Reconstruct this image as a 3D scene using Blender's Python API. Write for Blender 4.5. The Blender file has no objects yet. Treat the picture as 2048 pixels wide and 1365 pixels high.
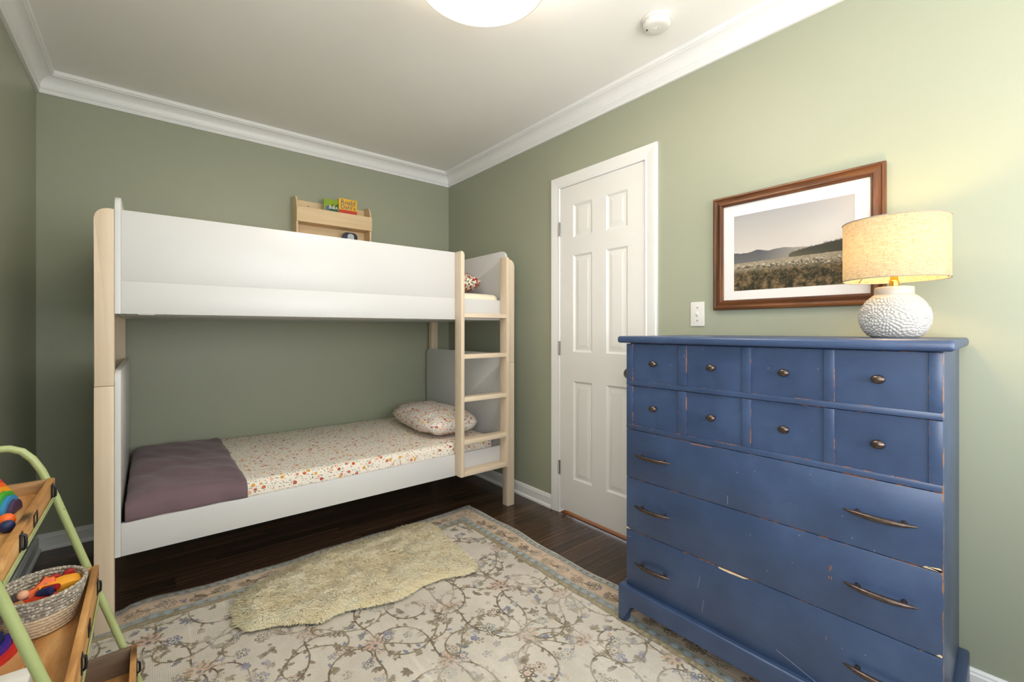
import bpy, bmesh, math, random
import numpy as np
from math import pi, sin, cos, radians
from mathutils import Vector, Matrix, noise as mnoise

random.seed(7)
RNG = np.random.default_rng(11)
sc = bpy.context.scene
COL = sc.collection

# ------------------------------------------------------------------ camera
cd = bpy.data.cameras.new('camera')
cam = bpy.data.objects.new('camera', cd)
COL.objects.link(cam)
cd.sensor_width = 36.0
cd.lens = 889.4 / 2048 * 36.0
cd.shift_y = -22.5 / 2048
cd.clip_start = 0.02
cam.location = (0, 0, 1.145)
cam.rotation_euler = (radians(90), 0, -radians(39.16))
sc.camera = cam

# ------------------------------------------------------------------ world, lights, exposure
sc.view_settings.view_transform = 'Standard'
sc.view_settings.look = 'None'
sc.view_settings.exposure = 0.83
sc.view_settings.gamma = 1.0
sc.view_settings.use_curve_mapping = False
sc.cycles.use_denoising = True
sc.cycles.max_bounces = 10
sc.cycles.diffuse_bounces = 7
sc.cycles.sample_clamp_indirect = 6.0

w = bpy.data.worlds.new('world')
sc.world = w
w.use_nodes = True
w.node_tree.nodes['Background'].inputs[0].default_value = (0.80, 0.90, 1.0, 1)
w.node_tree.nodes['Background'].inputs[1].default_value = 1.6

WALL_LIGHTS = [  # name, location, rotation, size x, size y, watts, colour
    ('daylight_front_window', (0.95, -0.99, 1.42), (radians(90 + 42), 0, 0), 1.7, 1.35, 25, (1.0, 0.955, 0.90)),
    ('daylight_left_window', (-0.43, -0.40, 1.45), (radians(90 + 30), 0, -radians(90)), 0.9, 1.25, 18, (0.98, 0.98, 1.0)),
]
for nm, loc, rot, sx, sy, en, colr in WALL_LIGHTS:
    ld = bpy.data.lights.new(nm, 'AREA')
    ld.shape = 'RECTANGLE'; ld.size = sx; ld.size_y = sy
    ld.energy = en; ld.color = colr
    lo = bpy.data.objects.new(nm, ld)
    COL.objects.link(lo)
    lo.location = loc; lo.rotation_euler = rot

# ------------------------------------------------------------------ helpers
def lin(c):
    c = c / 255.0
    return c / 12.92 if c <= 0.04045 else ((c + 0.055) / 1.055) ** 2.4

def rgb(r, g, b):
    return (lin(r), lin(g), lin(b), 1.0)

def linarr(a):
    a = np.asarray(a, float) / 255.0
    return np.where(a <= 0.04045, a / 12.92, ((a + 0.055) / 1.055) ** 2.4)

def new_mat(name):
    m = bpy.data.materials.new(name)
    m.use_nodes = True
    nt = m.node_tree
    b = nt.nodes['Principled BSDF']
    return m, nt, b

def N(nt, typ, **kw):
    n = nt.nodes.new(typ)
    for k, v in kw.items():
        if k in n.inputs:
            n.inputs[k].default_value = v
        else:
            setattr(n, k, v)
    return n

def math_node(nt, op, a, b=None):
    n = nt.nodes.new('ShaderNodeMath'); n.operation = op
    for i, v in enumerate((a, b)):
        if v is None: continue
        if isinstance(v, (int, float)): n.inputs[i].default_value = v
        else: nt.links.new(v, n.inputs[i])
    return n.outputs[0]

def mix(nt, fac, a, b, mode='MIX'):
    n = nt.nodes.new('ShaderNodeMix'); n.data_type = 'RGBA'; n.blend_type = mode
    for s, v in ((0, fac), (6, a), (7, b)):
        if isinstance(v, (int, float)): n.inputs[s].default_value = v
        elif isinstance(v, tuple): n.inputs[s].default_value = v
        else: nt.links.new(v, n.inputs[s])
    return n.outputs[2]

def coords(nt, kind='Object', scale=(1, 1, 1), rot=(0, 0, 0), loc=(0, 0, 0)):
    tc = nt.nodes.new('ShaderNodeTexCoord')
    mp = nt.nodes.new('ShaderNodeMapping')
    mp.inputs['Scale'].default_value = scale
    mp.inputs['Rotation'].default_value = rot
    mp.inputs['Location'].default_value = loc
    nt.links.new(tc.outputs[kind], mp.inputs[0])
    return mp.outputs[0]

def noise_tex(nt, vec, scale, detail=4, rough=0.55, dist=0.0):
    n = nt.nodes.new('ShaderNodeTexNoise')
    n.inputs['Scale'].default_value = scale
    n.inputs['Detail'].default_value = detail
    n.inputs['Roughness'].default_value = rough
    n.inputs['Distortion'].default_value = dist
    nt.links.new(vec, n.inputs['Vector'])
    return n.outputs['Fac']

def ramp(nt, fac, stops, interp='LINEAR'):
    r = nt.nodes.new('ShaderNodeValToRGB')
    r.color_ramp.interpolation = interp
    el = r.color_ramp.elements
    while len(el) < len(stops): el.new(0.5)
    for e, (p, c) in zip(el, stops):
        e.position = p; e.color = c
    nt.links.new(fac, r.inputs[0])
    return r.outputs[0]

def bump(nt, b, height, strength=0.3, dist=0.002):
    n = nt.nodes.new('ShaderNodeBump')
    n.inputs['Strength'].default_value = strength
    n.inputs['Distance'].default_value = dist
    nt.links.new(height, n.inputs['Height'])
    nt.links.new(n.outputs[0], b.inputs['Normal'])

def simple(name, c, rough=0.5, metal=0.0, var=0.06, vscale=6.0, bmp=0.0, bscale=120.0, spec=0.5, coat=0.0):
    m, nt, b = new_mat(name)
    v = coords(nt)
    f = noise_tex(nt, v, vscale)
    dk = tuple(x * (1 - var) for x in c[:3]) + (1,)
    lt = tuple(min(1, x * (1 + var)) for x in c[:3]) + (1,)
    nt.links.new(ramp(nt, f, [(0.3, dk), (0.7, lt)]), b.inputs['Base Color'])
    b.inputs['Roughness'].default_value = rough
    b.inputs['Metallic'].default_value = metal
    b.inputs['Specular IOR Level'].default_value = spec
    b.inputs['Coat Weight'].default_value = coat
    if bmp > 0:
        bump(nt, b, noise_tex(nt, v, bscale, 3), bmp, 0.001)
    return m

# ------------------------------------------------------------------ materials
M = {}
M['wall'] = simple('sage wall paint', rgb(157, 161, 141), 0.42, var=0.02, vscale=1.5, bmp=0.12, bscale=300, spec=0.35)
M['ceiling'] = simple('ceiling paint', rgb(236, 235, 232), 0.8, var=0.01, vscale=2, spec=0.2)
M['trim'] = simple('white trim paint', rgb(230, 230, 229), 0.35, var=0.01, vscale=3)
M['door'] = simple('white door paint', rgb(226, 224, 221), 0.4, var=0.012, vscale=3, bmp=0.05, bscale=80)
M['laminate'] = simple('white laminate', rgb(207, 207, 207), 0.35, var=0.008, vscale=4)
M['plastic'] = simple('white plastic', rgb(216, 214, 209), 0.35, var=0.01)
M['slotdark'] = simple('dark slot', rgb(40, 38, 36), 0.6)
M['nickel'] = simple('satin nickel', rgb(150, 145, 135), 0.3, metal=1.0, var=0.1, vscale=60)
M['bronze'] = simple('aged bronze', rgb(98, 85, 79), 0.32, metal=0.9, var=0.3, vscale=90)
M['blackiron'] = simple('black iron', rgb(42, 40, 42), 0.4, metal=0.6, var=0.15, vscale=80)
M['brass'] = simple('brass', rgb(214, 170, 84), 0.22, metal=1.0, var=0.05)
M['matboard'] = simple('picture mat board', rgb(222, 219, 216), 0.8, var=0.008)
M['sheet'] = simple('cream cotton sheet', rgb(232, 222, 200), 0.85, var=0.03, vscale=5, bmp=0.15, bscale=400)
M['blacktop'] = simple('book edge paper', rgb(225, 218, 200), 0.8)
M['bulb'] = None

def wood_mat(name, dark, mid, light, axis='Z', grain=30.0, rough=0.5, stretch=14.0, knots=0.0, coat=0.0, objvar=0.0, spec=0.4):
    m, nt, b = new_mat(name)
    s = {'X': (1.0 / stretch, 1, 1), 'Y': (1, 1.0 / stretch, 1), 'Z': (1, 1, 1.0 / stretch)}[axis]
    v = coords(nt, scale=s)
    if objvar:
        oi = nt.nodes.new('ShaderNodeObjectInfo')
        ad = nt.nodes.new('ShaderNodeVectorMath'); ad.operation = 'ADD'
        sc_ = nt.nodes.new('ShaderNodeVectorMath'); sc_.operation = 'SCALE'; sc_.inputs['Scale'].default_value = 13.0
        cb = nt.nodes.new('ShaderNodeCombineXYZ')
        for i in range(3): nt.links.new(oi.outputs['Random'], cb.inputs[i])
        nt.links.new(cb.outputs[0], sc_.inputs[0])
        nt.links.new(v, ad.inputs[0]); nt.links.new(sc_.outputs[0], ad.inputs[1])
        v = ad.outputs[0]
    f1 = noise_tex(nt, v, grain, 6, 0.6, 0.6)
    f2 = noise_tex(nt, v, grain * 0.22, 3, 0.5, 1.2)
    f = math_node(nt, 'ADD', math_node(nt, 'MULTIPLY', f1, 0.55), math_node(nt, 'MULTIPLY', f2, 0.45))
    col = ramp(nt, f, [(0.34, dark), (0.5, mid), (0.66, light)])
    if knots:
        vk = coords(nt, scale={'X': (0.45, 1, 1), 'Y': (1, 0.45, 1), 'Z': (1, 1, 0.45)}[axis])
        vo = nt.nodes.new('ShaderNodeTexVoronoi'); vo.inputs['Scale'].default_value = 11.0
        nt.links.new(vk, vo.inputs['Vector'])
        k = ramp(nt, vo.outputs['Distance'], [(0.06, (1, 1, 1, 1)), (0.22, (0, 0, 0, 1))])
        col = mix(nt, math_node(nt, 'MULTIPLY', k, knots), col, tuple(x * 0.25 for x in dark[:3]) + (1,))
    if objvar:
        val = math_node(nt, 'ADD', math_node(nt, 'MULTIPLY', oi.outputs['Random'], objvar), 1 - objvar / 2)
        hs = nt.nodes.new('ShaderNodeHueSaturation')
        nt.links.new(val, hs.inputs['Value']); nt.links.new(col, hs.inputs['Color'])
        col = hs.outputs[0]
    nt.links.new(col, b.inputs['Base Color'])
    b.inputs['Roughness'].default_value = rough
    b.inputs['Specular IOR Level'].default_value = spec
    b.inputs['Coat Weight'].default_value = coat
    b.inputs['Coat Roughness'].default_value = 0.15
    bump(nt, b, f1, 0.12, 0.001)
    return m

M['walnut'] = wood_mat('dark walnut floor', rgb(36, 25, 19), rgb(66, 47, 36), rgb(108, 80, 60), 'X', 30, 0.24, 10, objvar=0.8, spec=0.5)
M['threshold'] = wood_mat('orange brown threshold', rgb(92, 50, 16), rgb(130, 76, 26), rgb(146, 90, 36), 'Y', 20, 0.7, spec=0.1)
M['birchZ'] = wood_mat('pale beech upright', rgb(204, 184, 160), rgb(216, 198, 174), rgb(224, 208, 186), 'Z', 24, 0.5, 22)
M['birchX'] = wood_mat('pale beech rung', rgb(204, 184, 160), rgb(216, 198, 174), rgb(224, 208, 186), 'X', 24, 0.5, 22)
M['plyX'] = wood_mat('light pine shelf', rgb(214, 186, 142), rgb(226, 200, 160), rgb(234, 210, 172), 'X', 18, 0.55, 16)
M['oakY'] = wood_mat('framing oak lengthwise', rgb(50, 28, 14), rgb(92, 54, 27), rgb(132, 84, 42), 'Y', 60, 0.35, 16)
M['oakZ'] = wood_mat('framing oak upright', rgb(50, 28, 14), rgb(92, 54, 27), rgb(132, 84, 42), 'Z', 60, 0.35, 16)
M['crateY'] = wood_mat('rustic pine lengthwise', rgb(96, 62, 32), rgb(190, 138, 80), rgb(226, 184, 126), 'Y', 26, 0.5, 8, knots=0.9)
M['crateX'] = wood_mat('rustic pine crosswise', rgb(98, 70, 40), rgb(182, 140, 90), rgb(218, 180, 128), 'X', 26, 0.5, 9, knots=0.5)
M['greypine'] = wood_mat('weathered grey pine', rgb(84, 68, 54), rgb(118, 98, 80), rgb(150, 128, 104), 'X', 24, 0.55, 10, knots=0.3)

def blue_paint():
    m, nt, b = new_mat('worn blue milk paint')
    v = coords(nt)
    f = noise_tex(nt, v, 5, 5, 0.6)
    base = ramp(nt, f, [(0.3, rgb(38, 55, 86)), (0.55, rgb(49, 68, 102)), (0.75, rgb(61, 82, 117))])
    st = noise_tex(nt, coords(nt, scale=(40, 3, 40)), 4, 3)
    base = mix(nt, math_node(nt, 'MULTIPLY', st, 0.18), base, rgb(82, 100, 130))
    # wear on arrises: distance to the piece's own edge, from its size stored on the object
    tc = nt.nodes.new('ShaderNodeTexCoord')
    at = nt.nodes.new('ShaderNodeAttribute'); at.attribute_type = 'OBJECT'; at.attribute_name = 'piece_size'
    sep = nt.nodes.new('ShaderNodeSeparateXYZ'); nt.links.new(tc.outputs['Generated'], sep.inputs[0])
    sep2 = nt.nodes.new('ShaderNodeSeparateXYZ'); nt.links.new(at.outputs['Vector'], sep2.inputs[0])
    ds = []
    for i in (1, 2):
        g = sep.outputs[i]
        mn = math_node(nt, 'MINIMUM', g, math_node(nt, 'SUBTRACT', 1.0, g))
        ds.append(math_node(nt, 'MULTIPLY', mn, sep2.outputs[i]))
    d = math_node(nt, 'MINIMUM', ds[0], ds[1])
    nz = noise_tex(nt, coords(nt, scale=(1, 1, 1)), 26, 5, 0.7)
    lim = math_node(nt, 'MULTIPLY', math_node(nt, 'SUBTRACT', nz, 0.52), 0.0125)
    worn = math_node(nt, 'LESS_THAN', d, lim)
    onoff = math_node(nt, 'GREATER_THAN', sep2.outputs[1], 0.001)
    worn = math_node(nt, 'MULTIPLY', worn, onoff)
    sp = nt.nodes.new('ShaderNodeTexVoronoi'); sp.inputs['Scale'].default_value = 34
    nt.links.new(coords(nt, scale=(1, 1, 0.7)), sp.inputs['Vector'])
    spk = math_node(nt, 'LESS_THAN', sp.outputs['Distance'], 0.045)
    gate = math_node(nt, 'GREATER_THAN', noise_tex(nt, v, 3.1, 2), 0.52)
    base = mix(nt, math_node(nt, 'MULTIPLY', math_node(nt, 'MULTIPLY', spk, gate), 0.55), base, rgb(176, 178, 184))
    col = mix(nt, worn, base, rgb(140, 96, 70))
    nt.links.new(col, b.inputs['Base Color'])
    b.inputs['Roughness'].default_value = 0.36
    b.inputs['Specular IOR Level'].default_value = 0.6
    bump(nt, b, st, 0.08, 0.001)
    return m
M['blue'] = blue_paint()
M['chip'] = simple('bare chipped wood', rgb(216, 196, 160), 0.7, var=0.1, vscale=60)
M['scuff'] = simple('orange brown bare scuff', rgb(150, 98, 72), 0.7, var=0.1, vscale=60)
M['scratch'] = simple('pale scratch', rgb(150, 160, 184), 0.6)

def floral(name, ground, palette, leaf, scale=36.0, dens=1.0):
    m, nt, b = new_mat(name)
    col = None
    base = ground
    def layer(col, sc_, thr, cols, stretch=(1, 1, 1), rot=(0, 0, 0), loc=(0, 0, 0), skip=0.0):
        v = coords(nt, scale=stretch, rot=rot, loc=loc)
        vo = nt.nodes.new('ShaderNodeTexVoronoi'); vo.inputs['Scale'].default_value = sc_
        vo.inputs['Randomness'].default_value = 0.85
        nt.links.new(v, vo.inputs['Vector'])
        sp = nt.nodes.new('ShaderNodeSeparateColor'); nt.links.new(vo.outputs['Color'], sp.inputs[0])
        msk = math_node(nt, 'LESS_THAN', vo.outputs['Distance'], thr)
        if skip: msk = math_node(nt, 'MULTIPLY', msk, math_node(nt, 'GREATER_THAN', sp.outputs[1], skip))
        n = len(cols)
        c = ramp(nt, sp.outputs[0], [(i / n, k) for i, k in enumerate(cols)], 'CONSTANT')
        return mix(nt, msk, col, c)
    col = layer(base, scale * 1.25, 0.20 * dens, leaf, (1, 3.0, 2.4), (0.5, 0.7, 0.6), (3, 1, 7))
    col = layer(col, scale * 1.1, 0.20 * dens, leaf, (3.0, 1, 2.4), (0.3, -0.6, -0.7), (5, 2, 1))
    col = layer(col, scale, 0.29 * dens, palette, skip=0.25)
    col = layer(col, scale, 0.10 * dens, [rgb(225, 180, 90), rgb(120, 40, 36), rgb(240, 225, 200)], skip=0.25)
    col = layer(col, scale * 2.3, 0.22 * dens, palette + leaf, loc=(9, 4, 2), skip=0.3)
    nt.links.new(col, b.inputs['Base Color'])
    b.inputs['Roughness'].default_value = 0.9
    b.inputs['Specular IOR Level'].default_value = 0.15
    bump(nt, b, noise_tex(nt, coords(nt), 9, 3), 0.35, 0.01)
    return m
PAL = [rgb(178, 70, 62), rgb(212, 160, 74), rgb(206, 140, 120), rgb(196, 100, 70), rgb(224, 176, 150)]
LEAF = [rgb(92, 112, 112), rgb(120, 132, 104), rgb(84, 92, 108), rgb(150, 140, 110)]
M['floral'] = floral('floral print cotton', rgb(232, 224, 212), PAL, LEAF, 34)
M['floral2'] = floral('floral pillow cotton', rgb(224, 217, 210), PAL, LEAF, 42, 1.2)
M['holly'] = floral('red and green print cotton', rgb(232, 226, 208), [rgb(170, 44, 48), rgb(190, 70, 60), rgb(150, 40, 46)],
                    [rgb(60, 80, 50), rgb(74, 92, 60), rgb(50, 64, 48)], 40, 1.75)

def cloth_mat(name, c, tex=500):
    m, nt, b = new_mat(name)
    v = coords(nt)
    f = noise_tex(nt, v, 4, 4)
    nt.links.new(ramp(nt, f, [(0.3, tuple(x * .88 for x in c[:3]) + (1,)), (0.7, tuple(x * 1.1 for x in c[:3]) + (1,))]), b.inputs['Base Color'])
    b.inputs['Roughness'].default_value = 0.85
    b.inputs['Specular IOR Level'].default_value = 0.2
    b.inputs['Sheen Weight'].default_value = 0.15
    bump(nt, b, noise_tex(nt, v, tex, 2), 0.2, 0.0006)
    return m
M['mauve'] = cloth_mat('mauve cotton', rgb(112, 92, 98))

def attr_mat(name, rough=0.9, spec=0.15, attr='Col', bmp=None, sheen=0.0):
    m, nt, b = new_mat(name)
    a = nt.nodes.new('ShaderNodeAttribute'); a.attribute_name = attr
    nt.links.new(a.outputs['Color'], b.inputs['Base Color'])
    b.inputs['Roughness'].default_value = rough
    b.inputs['Specular IOR Level'].default_value = spec
    b.inputs['Sheen Weight'].default_value = sheen
    if bmp == 'rib':
        v = coords(nt, scale=(1, 0.03, 1))
        wv = nt.nodes.new('ShaderNodeTexWave'); wv.inputs['Scale'].default_value = 55
        wv.inputs['Distortion'].default_value = 0.6
        nt.links.new(v, wv.inputs['Vector'])
        bump(nt, b, wv.outputs['Fac'], 0.35, 0.0015)
    return m
M['rug'] = attr_mat('woven rug wool', bmp='rib', sheen=0.1)
M['print'] = attr_mat('photographic print', 0.35, 0.3)
def fleece_mat():
    m, nt, b = new_mat('cream sheep fleece')
    a = nt.nodes.new('ShaderNodeAttribute'); a.attribute_name = 'Col'
    nt.links.new(a.outputs['Color'], b.inputs['Base Color'])
    b.inputs['Roughness'].default_value = 0.8; b.inputs['Specular IOR Level'].default_value = 0.15
    tr = nt.nodes.new('ShaderNodeBsdfTranslucent'); nt.links.new(a.outputs['Color'], tr.inputs['Color'])
    ms = nt.nodes.new('ShaderNodeMixShader'); ms.inputs[0].default_value = 0.15
    nt.links.new(b.outputs[0], ms.inputs[1]); nt.links.new(tr.outputs[0], ms.inputs[2])
    nt.links.new(ms.outputs[0], nt.nodes['Material Output'].inputs[0])
    return m
M['fleece'] = fleece_mat()

def shade_mat():
    m, nt, b = new_mat('linen lamp shade')
    v = coords(nt, scale=(1, 1, 7))
    f = noise_tex(nt, v, 60, 5, 0.7)
    v2 = coords(nt, scale=(5, 5, 1))
    f2 = noise_tex(nt, v2, 90, 3, 0.7)
    ff = math_node(nt, 'ADD', math_node(nt, 'MULTIPLY', f, 0.6), math_node(nt, 'MULTIPLY', f2, 0.4))
    c = ramp(nt, ff, [(0.35, rgb(142, 129, 106)), (0.6, rgb(184, 171, 148))])
    nt.links.new(c, b.inputs['Base Color'])
    b.inputs['Roughness'].default_value = 0.9
    b.inputs['Specular IOR Level'].default_value = 0.1
    tr = nt.nodes.new('ShaderNodeBsdfTranslucent')
    nt.links.new(c, tr.inputs['Color'])
    ms = nt.nodes.new('ShaderNodeMixShader'); ms.inputs[0].default_value = 0.25
    nt.links.new(b.outputs[0], ms.inputs[1]); nt.links.new(tr.outputs[0], ms.inputs[2])
    nt.links.new(ms.outputs[0], nt.nodes['Material Output'].inputs[0])
    return m
M['shade'] = shade_mat()
M['shadein'] = simple('cream shade lining', rgb(240, 228, 200), 0.8)
M['ceramic'] = simple('white glazed ceramic', rgb(178, 175, 170), 0.3, var=0.03, vscale=30, coat=0.2)

def emis(name, c, s, grad=False):
    m, nt, b = new_mat(name)
    b.inputs['Base Color'].default_value = c
    b.inputs['Emission Color'].default_value = c
    b.inputs['Emission Strength'].default_value = s
    b.inputs['Roughness'].default_value = 0.6
    return m
M['diffuser'] = emis('lit ceiling diffuser', (1.0, 0.955, 0.88, 1), 1.0)
M['bulb'] = emis('lit lamp bulb', (1.0, 0.80, 0.50, 1), 6.0)
M['rimgrey'] = simple('grey shade binding', rgb(150, 142, 128), 0.9)
M['drum'] = simple('cream drum shade fabric', rgb(226, 220, 206), 0.9, bmp=0.2, bscale=300)

def green_tube():
    m, nt, b = new_mat('chipped light green paint')
    v = coords(nt)
    f = noise_tex(nt, v, 22, 5, 0.72)
    f2 = noise_tex(nt, v, 8, 3)
    base = ramp(nt, f2, [(0.3, rgb(154, 166, 108)), (0.7, rgb(174, 184, 130))])
    msk = math_node(nt, 'GREATER_THAN', f, 0.655)
    nt.links.new(mix(nt, msk, base, rgb(116, 44, 36)), b.inputs['Base Color'])
    b.inputs['Roughness'].default_value = 0.38
    return m
M['green'] = green_tube()

def rope_mat(name, c1, c2):
    m, nt, b = new_mat(name)
    v = coords(nt)
    vo = nt.nodes.new('ShaderNodeTexVoronoi'); vo.inputs['Scale'].default_value = 190
    nt.links.new(v, vo.inputs['Vector'])
    nt.links.new(ramp(nt, vo.outputs['Distance'], [(0.15, c1), (0.6, c2)]), b.inputs['Base Color'])
    b.inputs['Roughness'].default_value = 0.9
    bump(nt, b, vo.outputs['Distance'], 0.5, 0.001)
    return m
M['ropegrey'] = rope_mat('grey and cream braid', rgb(222, 214, 198), rgb(140, 131, 118))
M['ropecream'] = rope_mat('cream cotton rope', rgb(226, 208, 180), rgb(206, 186, 156))

def toy(name, r, g, b_):
    return simple(name, rgb(r, g, b_), 0.5, var=0.06, vscale=40)
for k, c in dict(t_red=(196, 40, 34), t_orange=(226, 98, 26), t_yellow=(240, 158, 30), t_green=(62, 160, 50), t_blue=(52, 128, 176),
                 t_purple=(70, 52, 82), t_navy=(26, 40, 84), t_sky=(50, 120, 205), t_violet=(62, 40, 140), t_teal=(18, 120, 72),
                 t_amber=(232, 160, 40), t_tan=(186, 146, 104), t_grey=(100, 88, 88), t_pink=(226, 170, 140), t_wood=(196, 150, 100),
                 t_white=(226, 224, 218), t_lblue=(110, 160, 205), t_darkred=(150, 22, 30), b_green=(140, 168, 40), b_dkgreen=(24, 84, 56),
                 b_yellow=(234, 182, 50), b_red=(196, 56, 30), b_navy=(52, 56, 74), b_pale=(190, 196, 200), b_blue=(84, 96, 140), b_ink=(84, 92, 110),
                 b_white=(236, 236, 232), b_brown=(120, 84, 44)).items():
    M[k] = toy(k.replace('t_', 'toy paint ').replace('b_', 'book print '), *c)

# ------------------------------------------------------------------ mesh builders
def BM():
    return bmesh.new()

def box(bm, x0, x1, y0, y1, z0, z1, bev=0.0, seg=2):
    x0, x1 = min(x0, x1), max(x0, x1); y0, y1 = min(y0, y1), max(y0, y1); z0, z1 = min(z0, z1), max(z0, z1)
    vs = [bm.verts.new((x, y, z)) for x in (x0, x1) for y in (y0, y1) for z in (z0, z1)]
    idx = [(0, 1, 3, 2), (4, 6, 7, 5), (0, 4, 5, 1), (2, 3, 7, 6), (0, 2, 6, 4), (1, 5, 7, 3)]
    fs = [bm.faces.new([vs[i] for i in f]) for f in idx]
    if bev > 0:
        es = {e for f in fs for e in f.edges}
        bmesh.ops.bevel(bm, geom=list(es), offset=bev, segments=seg, affect='EDGES', profile=0.5)
    return bm

def prism(bm, pts, axis, a, b, bev=0.0, seg=2):
    """extrude a 2-D outline along axis from a to b; outline is in the other two axes in xyz order"""
    def p3(p, t):
        if axis == 'X': return (t, p[0], p[1])
        if axis == 'Y': return (p[0], t, p[1])
        return (p[0], p[1], t)
    v0 = [bm.verts.new(p3(p, a)) for p in pts]
    v1 = [bm.verts.new(p3(p, b)) for p in pts]
    n = len(pts)
    f0 = bm.faces.new(v0); f1 = bm.faces.new(v1[::-1])
    for i in range(n):
        bm.faces.new((v0[(i + 1) % n], v0[i], v1[i], v1[(i + 1) % n]))
    if bev > 0:
        es = list(f0.edges) + list(f1.edges)
        bmesh.ops.bevel(bm, geom=es, offset=bev, segments=seg, affect='EDGES', profile=0.5)
    return bm

def rrect(x0, x1, z0, z1, r, corners='tl tr bl br', n=6):
    """outline with chosen rounded corners; corner names: t/b by z, l/r by first axis"""
    pts = []
    def arc(cx, cz, a0, a1):
        for i in range(n + 1):
            a = a0 + (a1 - a0) * i / n
            pts.append((cx + r * cos(a), cz + r * sin(a)))
    c = corners.split()
    if 'bl' in c: arc(x0 + r, z0 + r, pi, 1.5 * pi)
    else: pts.append((x0, z0))
    if 'br' in c: arc(x1 - r, z0 + r, 1.5 * pi, 2 * pi)
    else: pts.append((x1, z0))
    if 'tr' in c: arc(x1 - r, z1 - r, 0, pi / 2)
    else: pts.append((x1, z1))
    if 'tl' in c: arc(x0 + r, z1 - r, pi / 2, pi)
    else: pts.append((x0, z1))
    return pts

def lathe(bm, cx, cy, prof, seg=48, axis='Z', sx=1.0, sy=1.0, cap=True):
    rings = []
    for r, z in prof:
        ring = []
        for i in range(seg):
            a = 2 * pi * i / seg
            if axis == 'Z': co = (cx + sx * r * cos(a), cy + sy * r * sin(a), z)
            elif axis == 'X': co = (z, cx + sx * r * cos(a), cy + sy * r * sin(a))
            else: co = (cx + sx * r * cos(a), z, cy + sy * r * sin(a))
            ring.append(bm.verts.new(co))
        rings.append(ring)
    for a, b in zip(rings, rings[1:]):
        for i in range(seg):
            j = (i + 1) % seg
            bm.faces.new((a[i], a[j], b[j], b[i]))
    for ring, (r, z) in ((rings[0], prof[0]), (rings[-1], prof[-1])):
        if r > 1e-6 and cap: bm.faces.new(ring)
    bmesh.ops.remove_doubles(bm, verts=[v for ring in (rings[0], rings[-1]) for v in ring], dist=1e-6)
    return bm

def tube(bm, pts, r, seg=10, closed=False, rf=None):
    pts = [Vector(p) for p in pts]
    n = len(pts)
    rings = []
    up = Vector((0, 0, 1))
    prev = None
    for i, p in enumerate(pts):
        if closed: t = (pts[(i + 1) % n] - pts[i - 1]).normalized()
        else: t = (pts[min(i + 1, n - 1)] - pts[max(i - 1, 0)]).normalized()
        if prev is None:
            a = up if abs(t.dot(up)) < 0.9 else Vector((1, 0, 0))
            u = t.cross(a).normalized()
        else:
            u = (prev - t * prev.dot(t)).normalized()
        prev = u
        v = t.cross(u)
        rr = r if rf is None else rf(i / (n - 1))
        rings.append([bm.verts.new(p + (u * cos(2 * pi * k / seg) + v * sin(2 * pi * k / seg)) * rr) for k in range(seg)])
    m = n if closed else n - 1
    for i in range(m):
        a, b = rings[i], rings[(i + 1) % n]
        for k in range(seg):
            bm.faces.new((a[k], a[(k + 1) % seg], b[(k + 1) % seg], b[k]))
    if not closed:
        bm.faces.new(rings[0][::-1]); bm.faces.new(rings[-1])
    return bm

def ball(bm, c, rx, ry=None, rz=None, u=20, v=12):
    ry = rx if ry is None else ry; rz = rx if rz is None else rz
    r = bmesh.ops.create_uvsphere(bm, u_segments=u, v_segments=v, radius=1.0)
    for w_ in r['verts']:
        w_.co = Vector((c[0] + w_.co.x * rx, c[1] + w_.co.y * ry, c[2] + w_.co.z * rz))
    return bm

def world_origin(o):
    p = Vector((0, 0, 0))
    while o is not None:
        p += o.location; o = o.parent
    return p

def obj(name, bm, mat, parent=None, local=False, smooth=True, angle=35, kind=None, label=None, size=False):
    me = bpy.data.meshes.new(name)
    bmesh.ops.recalc_face_normals(bm, faces=bm.faces[:])
    if parent is not None and not local:
        w_ = world_origin(parent)
        for v in bm.verts: v.co -= w_
    bm.to_mesh(me); bm.free()
    if smooth:
        me.shade_smooth()
        me.set_sharp_from_angle(angle=radians(angle))
    me.materials.append(mat)
    o = bpy.data.objects.new(name, me)
    COL.objects.link(o)
    if parent is not None: o.parent = parent
    if kind: o['kind'] = kind
    if label: o['label'] = label
    if size:
        co = np.array([v.co[:] for v in me.vertices])
        d = co.max(0) - co.min(0)
        o['piece_size'] = [float(x) for x in d]
    return o

def thing(name, label, cat, loc=(0, 0, 0), group=None, rot=None):
    o = bpy.data.objects.new(name, None)
    COL.objects.link(o)
    o.empty_display_size = 0.05
    o.location = loc
    if rot is not None: o.rotation_euler = rot
    o['label'] = label; o['category'] = cat
    if group: o['group'] = group
    return o

def tag(o, label, cat, group=None):
    o['label'] = label; o['category'] = cat
    if group: o['group'] = group
    return o

def structure(name, loc=(0, 0, 0)):
    o = bpy.data.objects.new(name, None); COL.objects.link(o); o.location = loc; o['kind'] = 'structure'
    return o

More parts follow.
